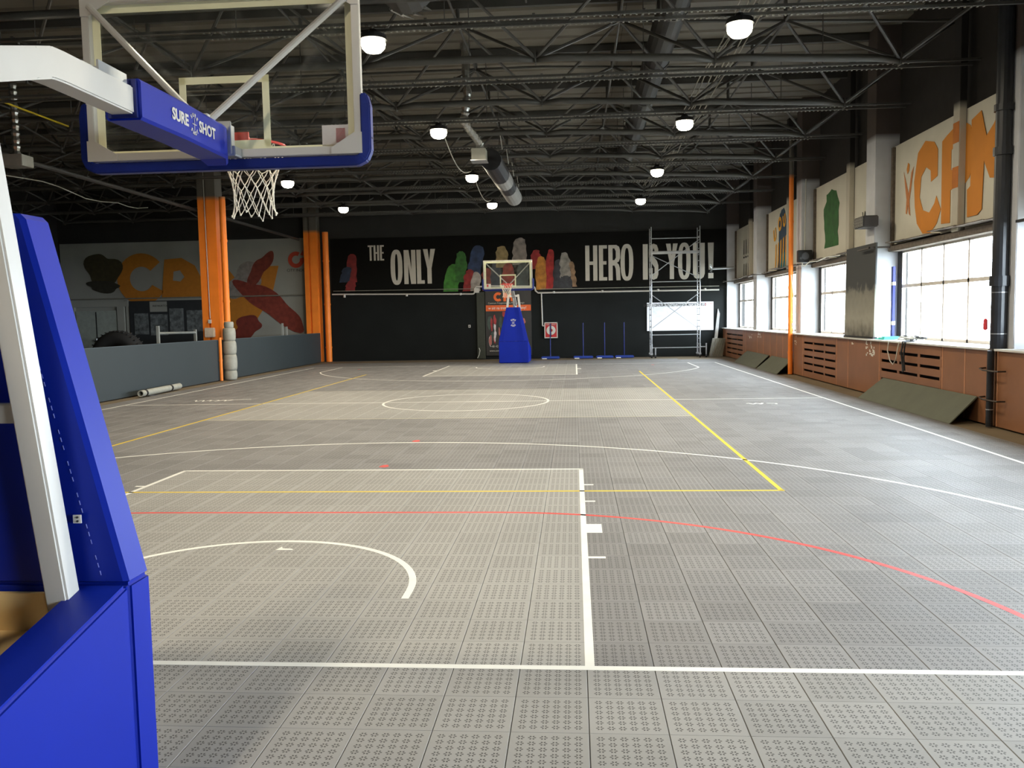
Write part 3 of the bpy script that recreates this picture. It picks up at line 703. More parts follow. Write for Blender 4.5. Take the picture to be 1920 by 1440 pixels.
# cable trays between trusses
def make_tray():
    t = thing('cable_tray', '', 'cable tray', (0, 0, 6.06), 'perforated cable trays under the trusses')
    for dy in (0, .3):
        q = MB(); q.box(-9.2, 9.35, dy-.02, dy+.02, 6.045, 6.085); q.build('rail', darkgrey, t)
        q = MB(); x = -3.0
        while x < 8.2:
            q.box(x, x+.025, dy-.024, dy+.024, 6.03, 6.046); x += .085
        stuff(q.build('rail_teeth', mat('tray_teeth', (118, 116, 108), .5), t))
    q = MB(); x = -9
    while x < 9.3: q.box(x-.02, x+.02, -.04, .34, 6.085, 6.1); x += 1.55
    q.parts('crossbar', darkgrey, t)
    q = MB()
    for x in nodesX[:6]: q.tube((x-1.2, .15, 6.1), (x-1.2, .15, 7.4), .008, 4); 
    q.parts('hanger', darkgrey, t)
    return t
tray = make_tray()
for k, y in enumerate([26.3+3, 26.3, 23.3, 20.3, 17.3, 14.3, 11.3, 8.3, 5.3, 2.3, -.7, -3.7]):
    o = tray if k == 0 else copy_tree(tray)
    o.location = (0, y-.15, 6.06)
    o['label'] = 'pair of perforated dark cable rails hung across the hall, ' + ords[k] + ' from the end wall' if k else 'pair of perforated dark cable rails closest to the end wall'
# lamps
def make_lamp():
    t = thing('ceiling_lamp', '', 'lamp', (0, 0, 5.87), 'round lamps hanging in rows')
    q = MB(); q.tube((0, 0, 5.87), (0, 0, 5.94), .2, 20, .19); q.tube((0, 0, 5.94), (0, 0, 6.02), .1, 12, .06); q.build('housing', blackm, t)
    q = MB(); q.loft([[(r*math.cos(2*PI*i/20), r*math.sin(2*PI*i/20), z) for i in range(20)] for r, z in ((.172, 5.868), (.18, 5.82), (.165, 5.76), (.12, 5.71), (.05, 5.69))]); q.build('light_lens', lampmat, t, smooth=True)
    q = MB(); q.tube((0, 0, 6.02), (0, 0, 6.06), .015, 6); q.parts('hook', steel, t)
    ld = D.lights.new('lamp_light', 'AREA'); ld.shape = 'DISK'; ld.size = .35; ld.energy = LAMP_W; ld.color = (1, .88, .68)
    lo = D.objects.new('lamp_light', ld); COL.objects.link(lo); lo.location = (0, 0, 5.68); setpar(lo, t)
    return t
lamp = make_lamp(); first = True
rowname = {-5.9: 'left', -.5: 'middle', 4.75: 'right'}
for x in (4.75, -.5, -5.9):
    for k, y in enumerate([26.27, 20.27, 14.27, 8.27, 2.27, -3.73]):
        if (x < -5 and k > 3) or (k == 5 and x > 0): continue
        o = lamp if first else copy_tree(lamp); first = False
        o.location = (x, y, 5.87)
        o['label'] = 'glowing round ceiling lamp in the %s row, %s from the end wall' % (rowname[x], ['closest', 'second', 'third', 'fourth', 'fifth', 'sixth'][k])
# big dark ducts along the hall
q = MB(); q.tube((4.15, 6.5, 7.15), (4.15, 31, 7.15), .27, 16)
dct = thing('air_duct', 'long dark round air duct running above the trusses on the right', 'duct', (4.15, 6.5, 7.15)); q.build('tube', mat('duct_dark', (34, 33, 31), .6), dct, smooth=False)
q = MB()
for y in range(8, 31, 3): q.tube((4.15, y, 7.15), (4.15, y+.06, 7.15), .29, 16)
q.parts('collar', darkgrey, dct)
d2 = thing('air_duct', 'wide dark fabric duct with torn silver end at the upper left', 'duct', (-.1, 3, 6.9))
q = MB(); q.tube((-.15, -2, 6.95), (-.15, 9.2, 6.95), .42, 16); q.build('tube', mat('duct_dark2', (60, 58, 56), .6), d2)
q = MB()
for i in range(14):
    a = 2*PI*i/14; q.tube((-.15+.42*math.cos(a), 9.15, 6.95+.42*math.sin(a)), (-.15+.36*math.cos(a+.3), 9.5+.15*random.random(), 6.95+.36*math.sin(a+.3)), .03, 5, .005)
q.build('torn_lining', foil, d2)
# conduits bundle along right lamp row
cb = thing('cable_bundle', 'bundle of thin pale cables running over the right row of lamps', 'cable', (5.0, 8, 6.5))
for i in range(6):
    q = MB(); q.path([(4.95+.09*i+.03*math.sin(y*1.3+i), y, 6.52+.03*math.sin(y*.9+i*2)) for y in [7+.8*j for j in range(28)]], .012, 5); q.build('cable', mat('cable_pale', (128, 122, 108), .6), cb)
# flexible silver duct, heater and hanging fabric duct
fd = thing('flexible_duct', 'silver crinkled flexible duct hanging down to the white box', 'duct', (.1, 14.4, 6))
pts = [(.05, 14.65, 7.8), (.07, 14.67, 7.2), (.1, 14.65, 6.7), (.04, 14.67, 6.35), (.0, 14.7, 6.15), (.06, 15.0, 6.05), (.14, 15.5, 5.98), (.2, 15.9, 5.9), (.2, 16.04, 5.92), (.2, 16.05, 5.87), (.2, 16.05, 5.81)]
fine = []
for i in range(len(pts)-1):
    for j in range(10): u = j/10; fine.append(tuple(pts[i][c]*(1-u)+pts[i+1][c]*u for c in range(3)))
mb = MB(); mb.path(fine, lambda u: .085+.012*math.sin(u*len(fine)*1.4), 10); mb.build('hose', foil, fd)
hb = thing('vent_box', 'white vent box at the lower end of the silver duct', 'vent', (.1, 16.1, 5.35))
B('case', mat('vent_white', (160, 158, 146), .5), hb, .0, .34, 15.95, 16.35, 5.52, 5.8, bevel=.01); B('flange', steel, hb, -.02, .36, 15.93, 16.37, 5.51, 5.53)
hd = thing('fabric_duct', 'hanging black duct with two white bands beside the silver hose', 'duct', (.35, 20, 5.8))
xs = .35
for a, b, m_ in ((17.0, 19.3, blackm), (19.3, 20.6, mat('band_white', (150, 148, 144), .6)), (20.6, 21.7, blackm), (21.7, 24.0, MATS['band_white'])):
    q = MB(); q.tube((xs+(a-16)*.012, a, 5.71+(a-16)*.003), (xs+(b-16)*.012, b-.005, 5.71+(b-16)*.003), .26, 18); q.build('duct_section', m_, hd)
q = MB()
for y in (17, 19, 21, 23.2): q.tube((xs+.3, y, 5.95), (xs+.25, y, 6.35), .012, 5)
q.parts('hanger', cablew, hd)
# white lamp cables
pc = thing('lamp_cable', 'thin white cable looping between the middle row lamps', 'cable', (-.5, 20, 6))
def sag(p, q_, s, n=14): return [tuple(p[c]*(1-i/n)+q_[c]*i/n-(s*math.sin(PI*i/n) if c == 2 else 0) for c in range(3)) for i in range(n+1)]
q = MB(); q.path(sag((-.5, 14.5, 6.05), (-.5, 20.2, 6.0), .42), .012, 5); q.build('cable', cablew, pc)
q = MB(); q.path(sag((-.5, 20.5, 6.0), (-.5, 26.2, 6.0), .35), .012, 5); q.build('cable', cablew, pc)
hc = thing('hanging_cable', 'thin pale cable strung through the dark space at far left', 'cable', (-12, 20, 5.7))
q = MB(); q.path([(-12, 15.4, 5.72), (-12, 16.54, 5.64), (-12, 17.2, 5.68), (-12, 18.17, 5.73), (-12, 18.9, 5.7), (-12, 20.2, 5.55), (-12, 21.04, 5.57), (-12, 22, 5.66), (-12, 22.6, 5.62), (-12, 23.2, 5.64), (-12, 23.9, 5.75)], .014, 5); q.build('cable', cablew, hc)
q = MB(); q.tube((-8.9, 8, 6.27), (-8.9, 14.4, 6.27), .02, 6)
tag(q.build('gas_pipe', mat('pipe_yellow', (176, 150, 20), .5), None), 'thin yellow pipe high on the left side behind the hoop arm', 'pipe')
q = MB(); q.tube((-9.6, 13, 5.43), (-9.6, 32.4, 5.38), .055, 8)
lt = q.build('side_beam', mat('beam_dim', (46, 46, 44), .6), None); tag(lt, 'dark grey tube running back along the left columns near the roof', 'pipe')
v2 = thing('vent_unit', 'grey vent box under a silver hose at the upper left edge', 'vent', (-9.6, 12.9, 5.1))
B('case', mat('vent_grey', (120, 120, 114), .6), v2, -9.35, -8.85, 12.6, 13.0, 5.1, 5.33, bevel=.01)
mb = MB(); mb.path([(-9.08, 12.8, 5.33+.03*i) for i in range(60)], lambda u: .075+.012*math.sin(u*80), 8); mb.build('hose', foil, v2)

# ================================================================ COLUMNS AND LEFT SIDE
for k, y in enumerate((22.0, 32.5, 11.0)):
    c = thing('steel_column', ['orange column with cable and white boxes behind the low grey barrier', 'orange column in the far left corner of the hall', 'orange column at the near left side'][k], 'column', (-9.1, y, 0))
    x0, x1 = -9.42, -8.84
    q = MB(); q.box(x0, x0+.2, y, y+.55, 0, 7.9); q.box(x0+.27, x1, y, y+.55, 0, 7.9); q.box(x0+.2, x0+.27, y+.08, y+.5, 0, 7.9); q.build('shaft', orange_col, c, bevel=.006)
    if k == 0:
        q = MB(); q.path([(x0+.235, y-.01, 7.2), (x0+.235, y-.01, 5.5), (x0+.25, y-.015, 3.5), (x0+.26, y-.015, 1.95)], .012, 6); q.build('cable', cablew, c)
        B('socket', whitepaint, c, x0+.2, x0+.3, y-.06, y, 1.8, 1.92, bevel=.01)
        B('junction_box', mat('box_dirty', (198, 180, 160), .6, var=.2), c, x0+.1, x0+.42, y-.14, y-.02, 1.36, 1.66, bevel=.02)
def dpipe(lbl, x, y, r, zt, bot=0, name='drain_pipe', m_=None):
    t = thing(name, lbl, 'pipe', (x, y, bot)); m_ = m_ or orange_col
    q = MB(); q.tube((x, y, bot), (x, y, zt), r, 14); q.build('pipe', m_, t)
    q = MB(); z = bot+.6
    while z < zt-.3:
        q.tube((x, y, z), (x, y, z+.07), r*1.12, 14); z += 1.9
    q.parts('collar', m_, t)
    return t
dpipe('round orange pipe beside the nearer orange column, above the grey wrap', -8.62, 22.02, .1, 5.75, 1.85)
wp2 = thing('wrapped_pipe', 'lower pipe end wrapped in bulging grey padding beside orange column', 'pipe', (-8.6, 21.9, 0))
for a, b, r in ((0, .3, .2), (.3, .8, .215), (.8, 1.23, .21), (1.23, 1.64, .2), (1.64, 1.84, .15)):
    mb = MB(); n = 8
    mb.path([(-8.55, 21.95, a+(b-a)*i/n) for i in range(n+1)], lambda u, r=r: r*(.86+.14*math.sin(PI*min(max(u, .0), 1))**.5), 16); mb.build('padding', wrapgrey, wp2, smooth=True)
dpipe('thin orange pipe at the gap between the two barrier boards', -8.69, 21.55, .05, 1.35)
dpipe('orange pipe beside the far left corner column', -8.5, 32.7, .13, 5.7, 0)
q = thing('low_barrier', 'low slate grey board barrier along the left side of court', 'barrier', (-8.8, 20, 0))
B('board', barrier_m, q, -8.8, -8.75, 4, 12.4, .01, 1.27, bevel=.004); B('board', barrier_m, q, -8.8, -8.75, 12.41, 21.48, .01, 1.27, bevel=.004); B('board', barrier_m, q, -8.8, -8.75, 22.2, 32.3, .01, 1.27, bevel=.004)
B('board', barrier_m, q, -8.83, -8.80, 21.4, 22.25, .01, 1.27)
B('top_edge', mat('barrier_edge', (70, 78, 82), .6), q, -8.83, -8.745, 4, 21.48, 1.27, 1.285)
B('top_edge', MATS['barrier_edge'], q, -8.83, -8.745, 22.2, 32.3, 1.27, 1.285)
# pipes lying on floor
fp = thing('tube_roll', 'grey tube bound with black straps lying beside the left barrier', 'tube', (-8.5, 17, 0))
q = MB(); n = 24; a0, b0 = Vector((-8.4, 16.0, .09)), Vector((-8.55, 18.4, .09)); dd = (b0-a0).normalized(); aa = dd.cross(Vector((0, 0, 1))); bb = dd.cross(aa)
mb = MB(); outer = [[tuple(p+(aa*math.cos(2*PI*i/16)+bb*math.sin(2*PI*i/16))*r) for i in range(16)] for p, r in ((a0+dd*.3, .01), (a0+dd*.3, .06), (a0, .06), (a0, .08), (b0, .08), (b0, .01))]
mb.loft(outer); mb.build('tube', wrapgrey, fp)
q = MB()
for u in (.08, .72): p = a0+(b0-a0)*u; q.tube(p, p+dd*.09, .088, 14)
q.parts('strap', blackm, fp)
q = MB(); q.path([tuple(a0+(b0-a0)*.1+Vector((.1, 0, -.07))), tuple(a0+(b0-a0)*.2+Vector((.16, 0, -.08))), tuple(a0+(b0-a0)*.3+Vector((.12, .1, -.08)))], .01, 5); q.build('strap_end', blackm, fp)
# gym things in the annex
ty_ = thing('tractor_tyre', 'big black tyre standing behind the left barrier', 'tyre', (-11.3, 20.3, 0))
mb = MB(); R_, r_ = .58, .24
for i in range(36):
    a = 2*PI*i/36
    for j in range(10):
        b = 2*PI*j/10; rr_ = R_+r_*math.cos(b); mb.v.append((-11.3+rr_*math.cos(a), 20.3+r_*1.3*math.sin(b), .82+rr_*math.sin(a)))
for i in range(36):
    for j in range(10): mb.f.append((i*10+j, ((i+1) % 36)*10+j, ((i+1) % 36)*10+(j+1) % 10, i*10+(j+1) % 10))
mb.build('casing', mat('rubber', (26, 26, 26), .8), ty_, smooth=True)
q = MB()
for i in range(36): a = 2*PI*i/36; q.tube((-11.3+.8*math.cos(a), 20.1, .82+.8*math.sin(a)), (-11.3+.8*math.cos(a+.1), 20.5, .82+.8*math.sin(a+.1)), .022, 4)
stuff(q.build('tread', MATS['rubber'], ty_))
rk = thing('barbell_rack', 'pale metal rack with crossbar behind the left barrier', 'rack', (-10.6, 22, 0))
for (x, y) in ((-10.55, 21.3), (-10.55, 23.9)):
    q = MB(); q.box(x-.04, x+.04, y-.04, y+.04, 0, 1.75 if y < 22 else 1.6); q.tube((x, y, .9), (x+.3, y, .02), .03, 6); q.tube((x, y, .9), (x-.3, y, .02), .03, 6); q.parts('upright', mat('rack_pale', (150, 152, 146), .5), rk)
q = MB(); q.tube((-10.55, 21.35, 1.52), (-10.55, 23.86, 1.5), .04, 8); q.parts('crossbar', MATS['rack_pale'], rk)
hp = thing('post_stand', 'pair of short grey posts behind the far barrier board', 'stand', (-9.8, 30.5, 0))
for y in (30.2, 30.7): B('post', MATS['rack_pale'], hp, -9.75, -9.68, y, y+.08, 0, 1.75 if y < 30.5 else 1.6, bevel=.005)
B('foot', MATS['rack_pale'], hp, -9.95, -9.5, 30.1, 30.9, 0, .04)

# ================================================================ RIGHT SIDE THINGS
pblack = mat('pipe_black', (34, 36, 40), .35, var=.2)
t = thing('black_riser', 'thick black riser pipe with joint on the sill by nearest pillar', 'pipe', (8.8, 9.2, 1.2))
q = MB(); q.tube((8.82, 9.2, 1.2), (8.82, 9.2, 7.8), .115, 16); q.build('pipe', pblack, t)
q = MB(); q.tube((8.82, 9.2, 2.15), (8.82, 9.2, 2.3), .145, 16); q.tube((8.82, 9.2, 4.1), (8.82, 9.2, 4.22), .14, 16); q.tube((8.82, 9.2, 4.75), (8.82, 9.2, 4.85), .14, 16); q.parts('collar', pblack, t)
q = MB(); q.tube((8.82, 9.2, 1.42), (8.82, 9.2, 1.435), .118, 16); q.tube((8.82, 9.2, 2.05), (8.82, 9.2, 2.06), .118, 16); q.parts('ring', steel, t)
t = thing('black_pipe', 'thin black pipe in front of the brown panels with two hooks', 'pipe', (8.7, 9.3, 0))
q = MB(); q.tube((8.715, 9.2, 0), (8.715, 9.2, 1.17), .05, 12); q.build('pipe', pblack, t)
for z in (.87, .42, .26):
    if z == .26: q = MB(); q.tube((8.715, 9.2, z), (8.715, 9.2, z+.015), .054, 12); q.parts('ring', steel, t); continue
    q = MB(); q.path([(8.775, 9.48, z+.02), (8.67, 9.45, z+.015), (8.64, 9.3, z), (8.64, 8.95, z), (8.66, 8.86, z), (8.775, 8.86, z)], .014, 6); q.parts('hook', mat('hook_dark', (70, 62, 56), .4, metal=.6), t)
B('red_tag', mat('tag_red', (206, 44, 50), .4), None, 8.66, 8.7, 9.28, 9.36, 1.48, 1.66, bevel=.012)
tag(D.objects['red_tag'], 'small red call box on the black riser pipe', 'call box')
dpipe('tall orange pipe rising between window bays on the right wall', 8.69, 21.2, .066, 6.95)
# wall speaker, floodlight, projecting arm
sp = thing('wall_speaker', 'black speaker mounted on the grey pillar right of orange pipe', 'speaker', (8.8, 20.9, 3.25))
B('case', blackm, sp, 8.78, 9.18, 20.74, 20.92, 3.24, 3.58, bevel=.015)
q = MB(); q.tube((8.98, 20.74, 3.41), (8.98, 20.725, 3.41), .1, 18); q.tube((8.86, 20.74, 3.35), (8.86, 20.725, 3.35), .035, 12); q.parts('cone', mat('cone_grey', (70, 70, 72), .5), sp)
q = MB(); q.tube((9.0, 20.9, 3.58), (9.02, 20.9, 5.6), .014, 6); q.build('cable', cablew, sp)
fl = thing('floodlight', 'unlit floodlight with grid mounted on the pillar above leaning board', 'lamp', (8.8, 15, 3.6))
B('case', mat('flood_dark', (60, 58, 56), .5), fl, 8.6, 8.92, 14.7, 15.35, 3.62, 3.86, bevel=.02)
q = MB()
for i in range(6): q.box(8.59, 8.605, 14.75+i*.1, 14.8+i*.1, 3.64, 3.84)
for i in range(3): q.box(8.585, 8.6, 14.72, 15.33, 3.67+i*.06, 3.68+i*.06)
q.parts('grid', mat('flood_grid', (120, 118, 110), .5), fl)
ar = thing('wall_fitting', 'grey metal arm with spiky head reaching from far right pillar', 'bracket', (9, 31.5, 3.7))
q = MB(); q.tube((9.15, 32.6, 3.75), (8.25, 32.6, 3.72), .05, 8); q.build('tube', steel, ar)
q = MB()
for i in range(10): a = 2*PI*i/10; q.tube((8.25, 32.6, 3.72), (8.15+.06*math.sin(i), 32.6+.2*math.cos(a), 3.72+.2*math.sin(a)), .025, 5, .01)
q.parts('head', steel, ar)
# horizontal bars near window heads
for y, lb in ((32.75, 'thin dark bar across the farthest right pillar'), (26.8, 'thin dark bar across the pillar left of the orange pipe'), (20.75, 'thin dark bar across the pillar under the speaker'), (14.8, 'thin dark bar across the pillar behind the leaning board')):
    q = MB(); q.box(8.75, 9.45, y, y+.04, 3.16, 3.2); q.box(8.75, 8.8, y, y+.75, 3.15, 3.18); tag(q.build('wall_bar', mat('bar_dark', (70, 64, 58), .5), None), lb, 'bar')
q = MB(); q.path([(8.89, 20.7, 3.22), (8.88, 20.68, 3.12), (8.86, 20.4, 3.1), (8.9, 20.0, 3.2), (8.95, 19.4, 3.18), (8.96, 18.6, 3.24), (8.96, 17.5, 3.2)], .014, 5)
tag(q.build('loose_cable', cablew, None), 'loose white cable draped along the window head below speaker', 'cable')
q = MB(); q.path([(8.66, 21.05, 2.9), (8.72, 20.95, 2.2), (8.74, 20.93, 1.6), (8.72, 20.95, 1.22)], .012, 5); q.box(8.66, 8.74, 20.86, 20.94, 1.42, 1.5)
tag(q.build('hanging_wire', cablew, None), 'white wire with small box hanging beside the orange riser', 'cable')
# leaning dark board on the sill
lbm = D.materials.new('stained_board'); lbm.use_nodes = True; nt = lbm.node_tree; bs = nt.nodes['Principled BSDF']
g = nt.nodes.new('ShaderNodeNewGeometry'); s_ = nt.nodes.new('ShaderNodeSeparateXYZ'); nt.links.new(g.outputs['Position'], s_.inputs[0])
n_ = nt.nodes.new('ShaderNodeTexNoise'); n_.inputs['Scale'].default_value = 5; n_.inputs['Detail'].default_value = 8; nt.links.new(g.outputs['Position'], n_.inputs['Vector'])
ad = nt.nodes.new('ShaderNodeMath'); ad.operation = 'MULTIPLY_ADD'; nt.links.new(n_.outputs[0], ad.inputs[0]); ad.inputs[1].default_value = .55; nt.links.new(s_.outputs[2], ad.inputs[2])
cr = nt.nodes.new('ShaderNodeValToRGB'); mr = nt.nodes.new('ShaderNodeMapRange'); mr.inputs[1].default_value = 1.45; mr.inputs[2].default_value = 3.6
nt.links.new(ad.outputs[0], mr.inputs[0]); nt.links.new(mr.outputs[0], cr.inputs[0])
cr.color_ramp.elements[0].position = .0; cr.color_ramp.elements[0].color = (*lin((66, 64, 60)), 1); cr.color_ramp.elements[1].position = .56; cr.color_ramp.elements[1].color = (*lin((58, 60, 60)), 1)
for p_, c_ in ((.06, (104, 101, 92)), (.2, (150, 147, 134)), (.5, (120, 118, 108))):
    e = cr.color_ramp.elements.new(p_); e.color = (*lin(c_), 1)
nt.links.new(cr.outputs[0], bs.inputs['Base Color']); bs.inputs['Roughness'].default_value = .8
lbo = thing('leaning_board', 'tall dark board with peeled pale lower half standing on sill', 'board', (8.85, 15.7, 1.2))
q = MB(); q.loft([[(8.85, 14.72, 1.2), (8.85, 16.72, 1.2), (8.88, 16.72, 1.2), (8.88, 14.72, 1.2)], [(8.88, 14.72, 3.28), (8.88, 16.72, 3.28), (8.91, 16.72, 3.28), (8.91, 14.72, 3.28)]]); q.build('sheet', lbm, lbo)
q = MB(); q.box(8.83, 8.92, 14.7, 16.74, 1.2, 1.24); q.build('bottom_edge', blackm, lbo)
# blue strip with tape by window
bsx = thing('blue_pole', 'dark blue strip pole with white tape leaning at the large window', 'pole', (9.2, 14.6, 1.2))
q = MB(); q.box(9.2, 9.25, 14.6, 14.7, 1.2, 2.75); q.build('pole', mat('pole_navy', (24, 34, 110), .5), bsx)
q = MB(); q.box(9.195, 9.255, 14.59, 14.71, 2.35, 2.42); q.tube((9.12, 14.5, 2.0), (9.12, 14.62, 1.3), .012, 4); q.tube((9.1, 14.75, 2.1), (9.12, 14.5, 1.4), .012, 4); q.box(9.195, 9.255, 14.59, 14.71, 1.5, 1.58); q.parts('tape', white, bsx)
# bits on the sill
cg = thing('cable_heap', 'tangle of dark and white cables on the sill of large window', 'cable', (9.0, 12.9, 1.2))
rnd = random.Random(8)
for k in range(9):
    q = MB(); c0 = (9.0+rnd.uniform(-.1, .15), 12.9+rnd.uniform(-.4, .4)); R1 = rnd.uniform(.12, .3); ph = rnd.uniform(0, 6)
    q.path([(c0[0]+R1*.5*math.cos(a*.5+ph), c0[1]+R1*math.sin(a*.5+ph*2), 1.215+.03*abs(math.sin(a+ph))+.008*k) for a in range(14)], .014, 5); q.build('cable', blackm if k % 2 else cablew, cg)
q = MB(); q.path([(8.9, 12.75, 1.23), (8.72, 12.7, 1.2), (8.68, 12.68, 1.0), (8.7, 12.66, .8), (8.69, 12.6, .62)], .02, 6); q.path([(8.9, 12.6, 1.23), (8.7, 12.55, 1.2), (8.68, 12.55, .9), (8.69, 12.52, .65)], .018, 6); q.parts('hanging_cable', blackm, cg)
q = MB(); q.path([(8.9, 13.4, 1.22), (8.7, 13.4, 1.2), (8.68, 13.4, 1.0), (8.68, 13.25, .8), (8.68, 13.1, .74), (8.68, 12.95, .85), (8.69, 12.9, 1.05), (8.72, 12.88, 1.21)], .01, 5); q.build('loop', cablew, cg)
tl = MB()
for i in range(3): tl.box(8.8+.05*i, 9.15+.04*i, 13.95+.12*i, 14.5-.06*i, 1.2+.02*i, 1.22+.02*i)
tag(tl.build('folded_cloth', mat('cloth_teal', (70, 176, 160), .7), None, bevel=.006), 'folded turquoise cloth on the sill beside leaning board', 'cloth')
q = MB()
for i in range(5): q.box(8.95+.03*(i % 2), 9.35-.04*(i % 3), 8.2-.05*i*(i % 2), 8.7, 1.2+.055*i, 1.245+.055*i)
tag(q.build('dark_stack', mat('stack_dark', (52, 52, 56), .6), None), 'stack of dark slabs on the sill at the right edge', 'stack')
q = MB(); q.box(8.8, 9.1, 8.35, 8.42, 3.05, 3.13); q.box(8.9, 8.95, 8.42, 8.95, 3.07, 3.11)
tag(q.build('wall_bracket', blackm, None), 'short black bracket on the pillar at the right edge', 'bracket')
# leaning mats
def lean_mat(y0, y1, lbl, nt_=1):
    t = thing('leaning_mat', lbl, 'mat', (8.5, (y0+y1)/2, 0), 'grey-green sheets leaning on the panelling')
    th = .012
    q = MB(); a = Vector((8.30, 0, .0)); b = Vector((8.76, 0, .40))
    q.loft([[(8.29, y0, .0), (8.31, y0, .0), (8.78, y0+.12, .41), (8.76, y0+.12, .42)], [(8.29, y1, .0), (8.31, y1, .0), (8.78, y1-.1, .41), (8.76, y1-.1, .42)]])
    q.build('sheet', matgrey, t)
    return t
lean_mat(9.6, 13.95, 'long grey-green sheet leaning at the panels by the black pipe')
lean_mat(21.2, 23.95, 'grey-green sheet leaning below the orange pipe on right side')
lean_mat(24.15, 27.9, 'grey-green sheet leaning on panels, farthest of the three')
# tile stack and strips in the far right corner
ts = thing('tile_sheets', 'leaning stack of ribbed grey floor tile sheets in far right corner', 'tiles', (8.7, 32.7, 0))
for k in range(3):
    q = MB(); xx = 8.02+.05*k; yy = 32.1+.06*k
    q.loft([[(xx, yy, 0), (xx+.5, yy, 0), (xx+.5, yy+.03, 0), (xx, yy+.03, 0)], [(xx+.2, yy+.2, .78), (xx+.66, yy+.2, .76), (xx+.66, yy+.23, .76), (xx+.2, yy+.23, .78)]]); q.build('sheet', wrapgrey, ts)
q = MB()
for i in range(9): q.tube((8.04+.055*i, 32.09, .02), (8.24+.053*i, 32.29, .76), .012, 4)
q.parts('rib', mat('rib_dark', (96, 94, 84), .6), ts)
st = thing('metal_strips', 'bundle of long silver metal strips leaning in far right corner', 'strips', (8.4, 33, 0))
for i in range(4):
    q = MB(); q.tube((8.3+.035*i, 32.8-.03*i, 0), (8.56+.02*i, 33.0, 2.02-.06*i), .02, 5); q.build('strip', steel, st)

# ================================================================ FAR END THINGS
# slalom poles on base mats
pblue = mat('pole_blue', (16, 28, 96), .5)
for i, (x, wv) in enumerate(((1.32, .8), (2.74, .85), (3.66, .75), (4.5, .82))):
    t = thing('slalom_pole', ['blue training pole on flat base below the red fire cabinet', 'blue training pole on flat base, second from fire cabinet', 'blue training pole on flat base, third from fire cabinet', 'blue training pole on flat base, nearest the scaffold tower'][i], 'pole', (x, 32.5, 0), 'blue training poles at the end wall')
    B('base', mat('base_blue', (20, 50, 130), .6), t, x-wv/2, x+wv/2, 32.3, 32.72, 0, .1, bevel=.03)
    B('base_trim', white, t, x-wv/2+.05, x-wv/2+.25, 32.27, 32.3, 0, .03)
    q = MB(); q.tube((x, 32.55, .08), (x, 32.6, 1.52), .022, 8); q.build('pole', pblue, t)
q = MB(); q.path([(-1.9, 32.85, .05), (-1.82, 32.85, .2), (-1.78, 32.85, .4), (-1.82, 32.85, .5)], .015, 5)
tag(q.build('bent_wire', cablew, None), 'small bent pale wire at the foot of the banner', 'wire')
bd = mat('print_red', (196, 60, 60), .6)
# scaffold tower
sc = thing('scaffold_tower', 'tall silver aluminium rolling scaffold tower before the end wall', 'scaffold', (6.6, 32.2, 0))
for x, xo in ((5.6, -1), (7.6, 1)):
    for y in (31.7, 32.45):
        q = MB(); q.tube((x, y, .25), (x, y, 5.45), .023, 8); q.parts('upright', steel, sc)
        f_ = MB(); xx = x
        f_.tube((xx, y, .2), (xx, y, .6), .035, 8); cst = f_.build('caster_stem', steel, sc)
        w_ = MB(); w_.tube((xx-.03, y+.03, .075), (xx+.03, y+.03, .075), .075, 14); w_.build('wheel', blackm, cst)
        w_ = MB(); w_.box(xx-.05, xx+.05, y-.02, y+.07, .13, .2); w_.build('fork', steel, cst)
    z = .55
    while z < 5.4:
        q = MB(); q.tube((x, 31.7, z), (x, 32.45, z), .018, 6); q.build('rung', steel, sc); z += .25
for z in (.43, .97, 3.18, 4.42, 4.97):
    q = MB(); q.tube((5.6, 31.7, z), (7.6, 31.7, z), .02, 8); q.build('rail', steel, sc)
B('deck_edge', steel, sc, 5.63, 7.57, 31.72, 31.78, 4.33, 4.45)
for a, b in ((2.7, 1.25), (1.25, 2.7), (4.35, 3.4), (3.45, 4.9)):
    q = MB(); q.tube((5.62, 31.72 if a < b else 32.43, a), (7.58, 31.72 if a < b else 32.43, b), .016, 6); q.build('brace', steel, sc)
q = MB(); q.tube((5.75, 31.66, .43), (5.75, 31.66, .12), .03, 8); q.tube((7.85, 31.66, .6), (7.85, 31.66, .12), .03, 8); q.tube((7.6, 31.68, .45), (7.85, 31.66, .45), .025, 6)
q.parts('outrigger', steel, sc)
for x in (5.75, 7.85):
    q = MB(); q.tube((x-.03, 31.66, .07), (x+.03, 31.66, .07), .07, 14); q.build('wheel', blackm, sc)

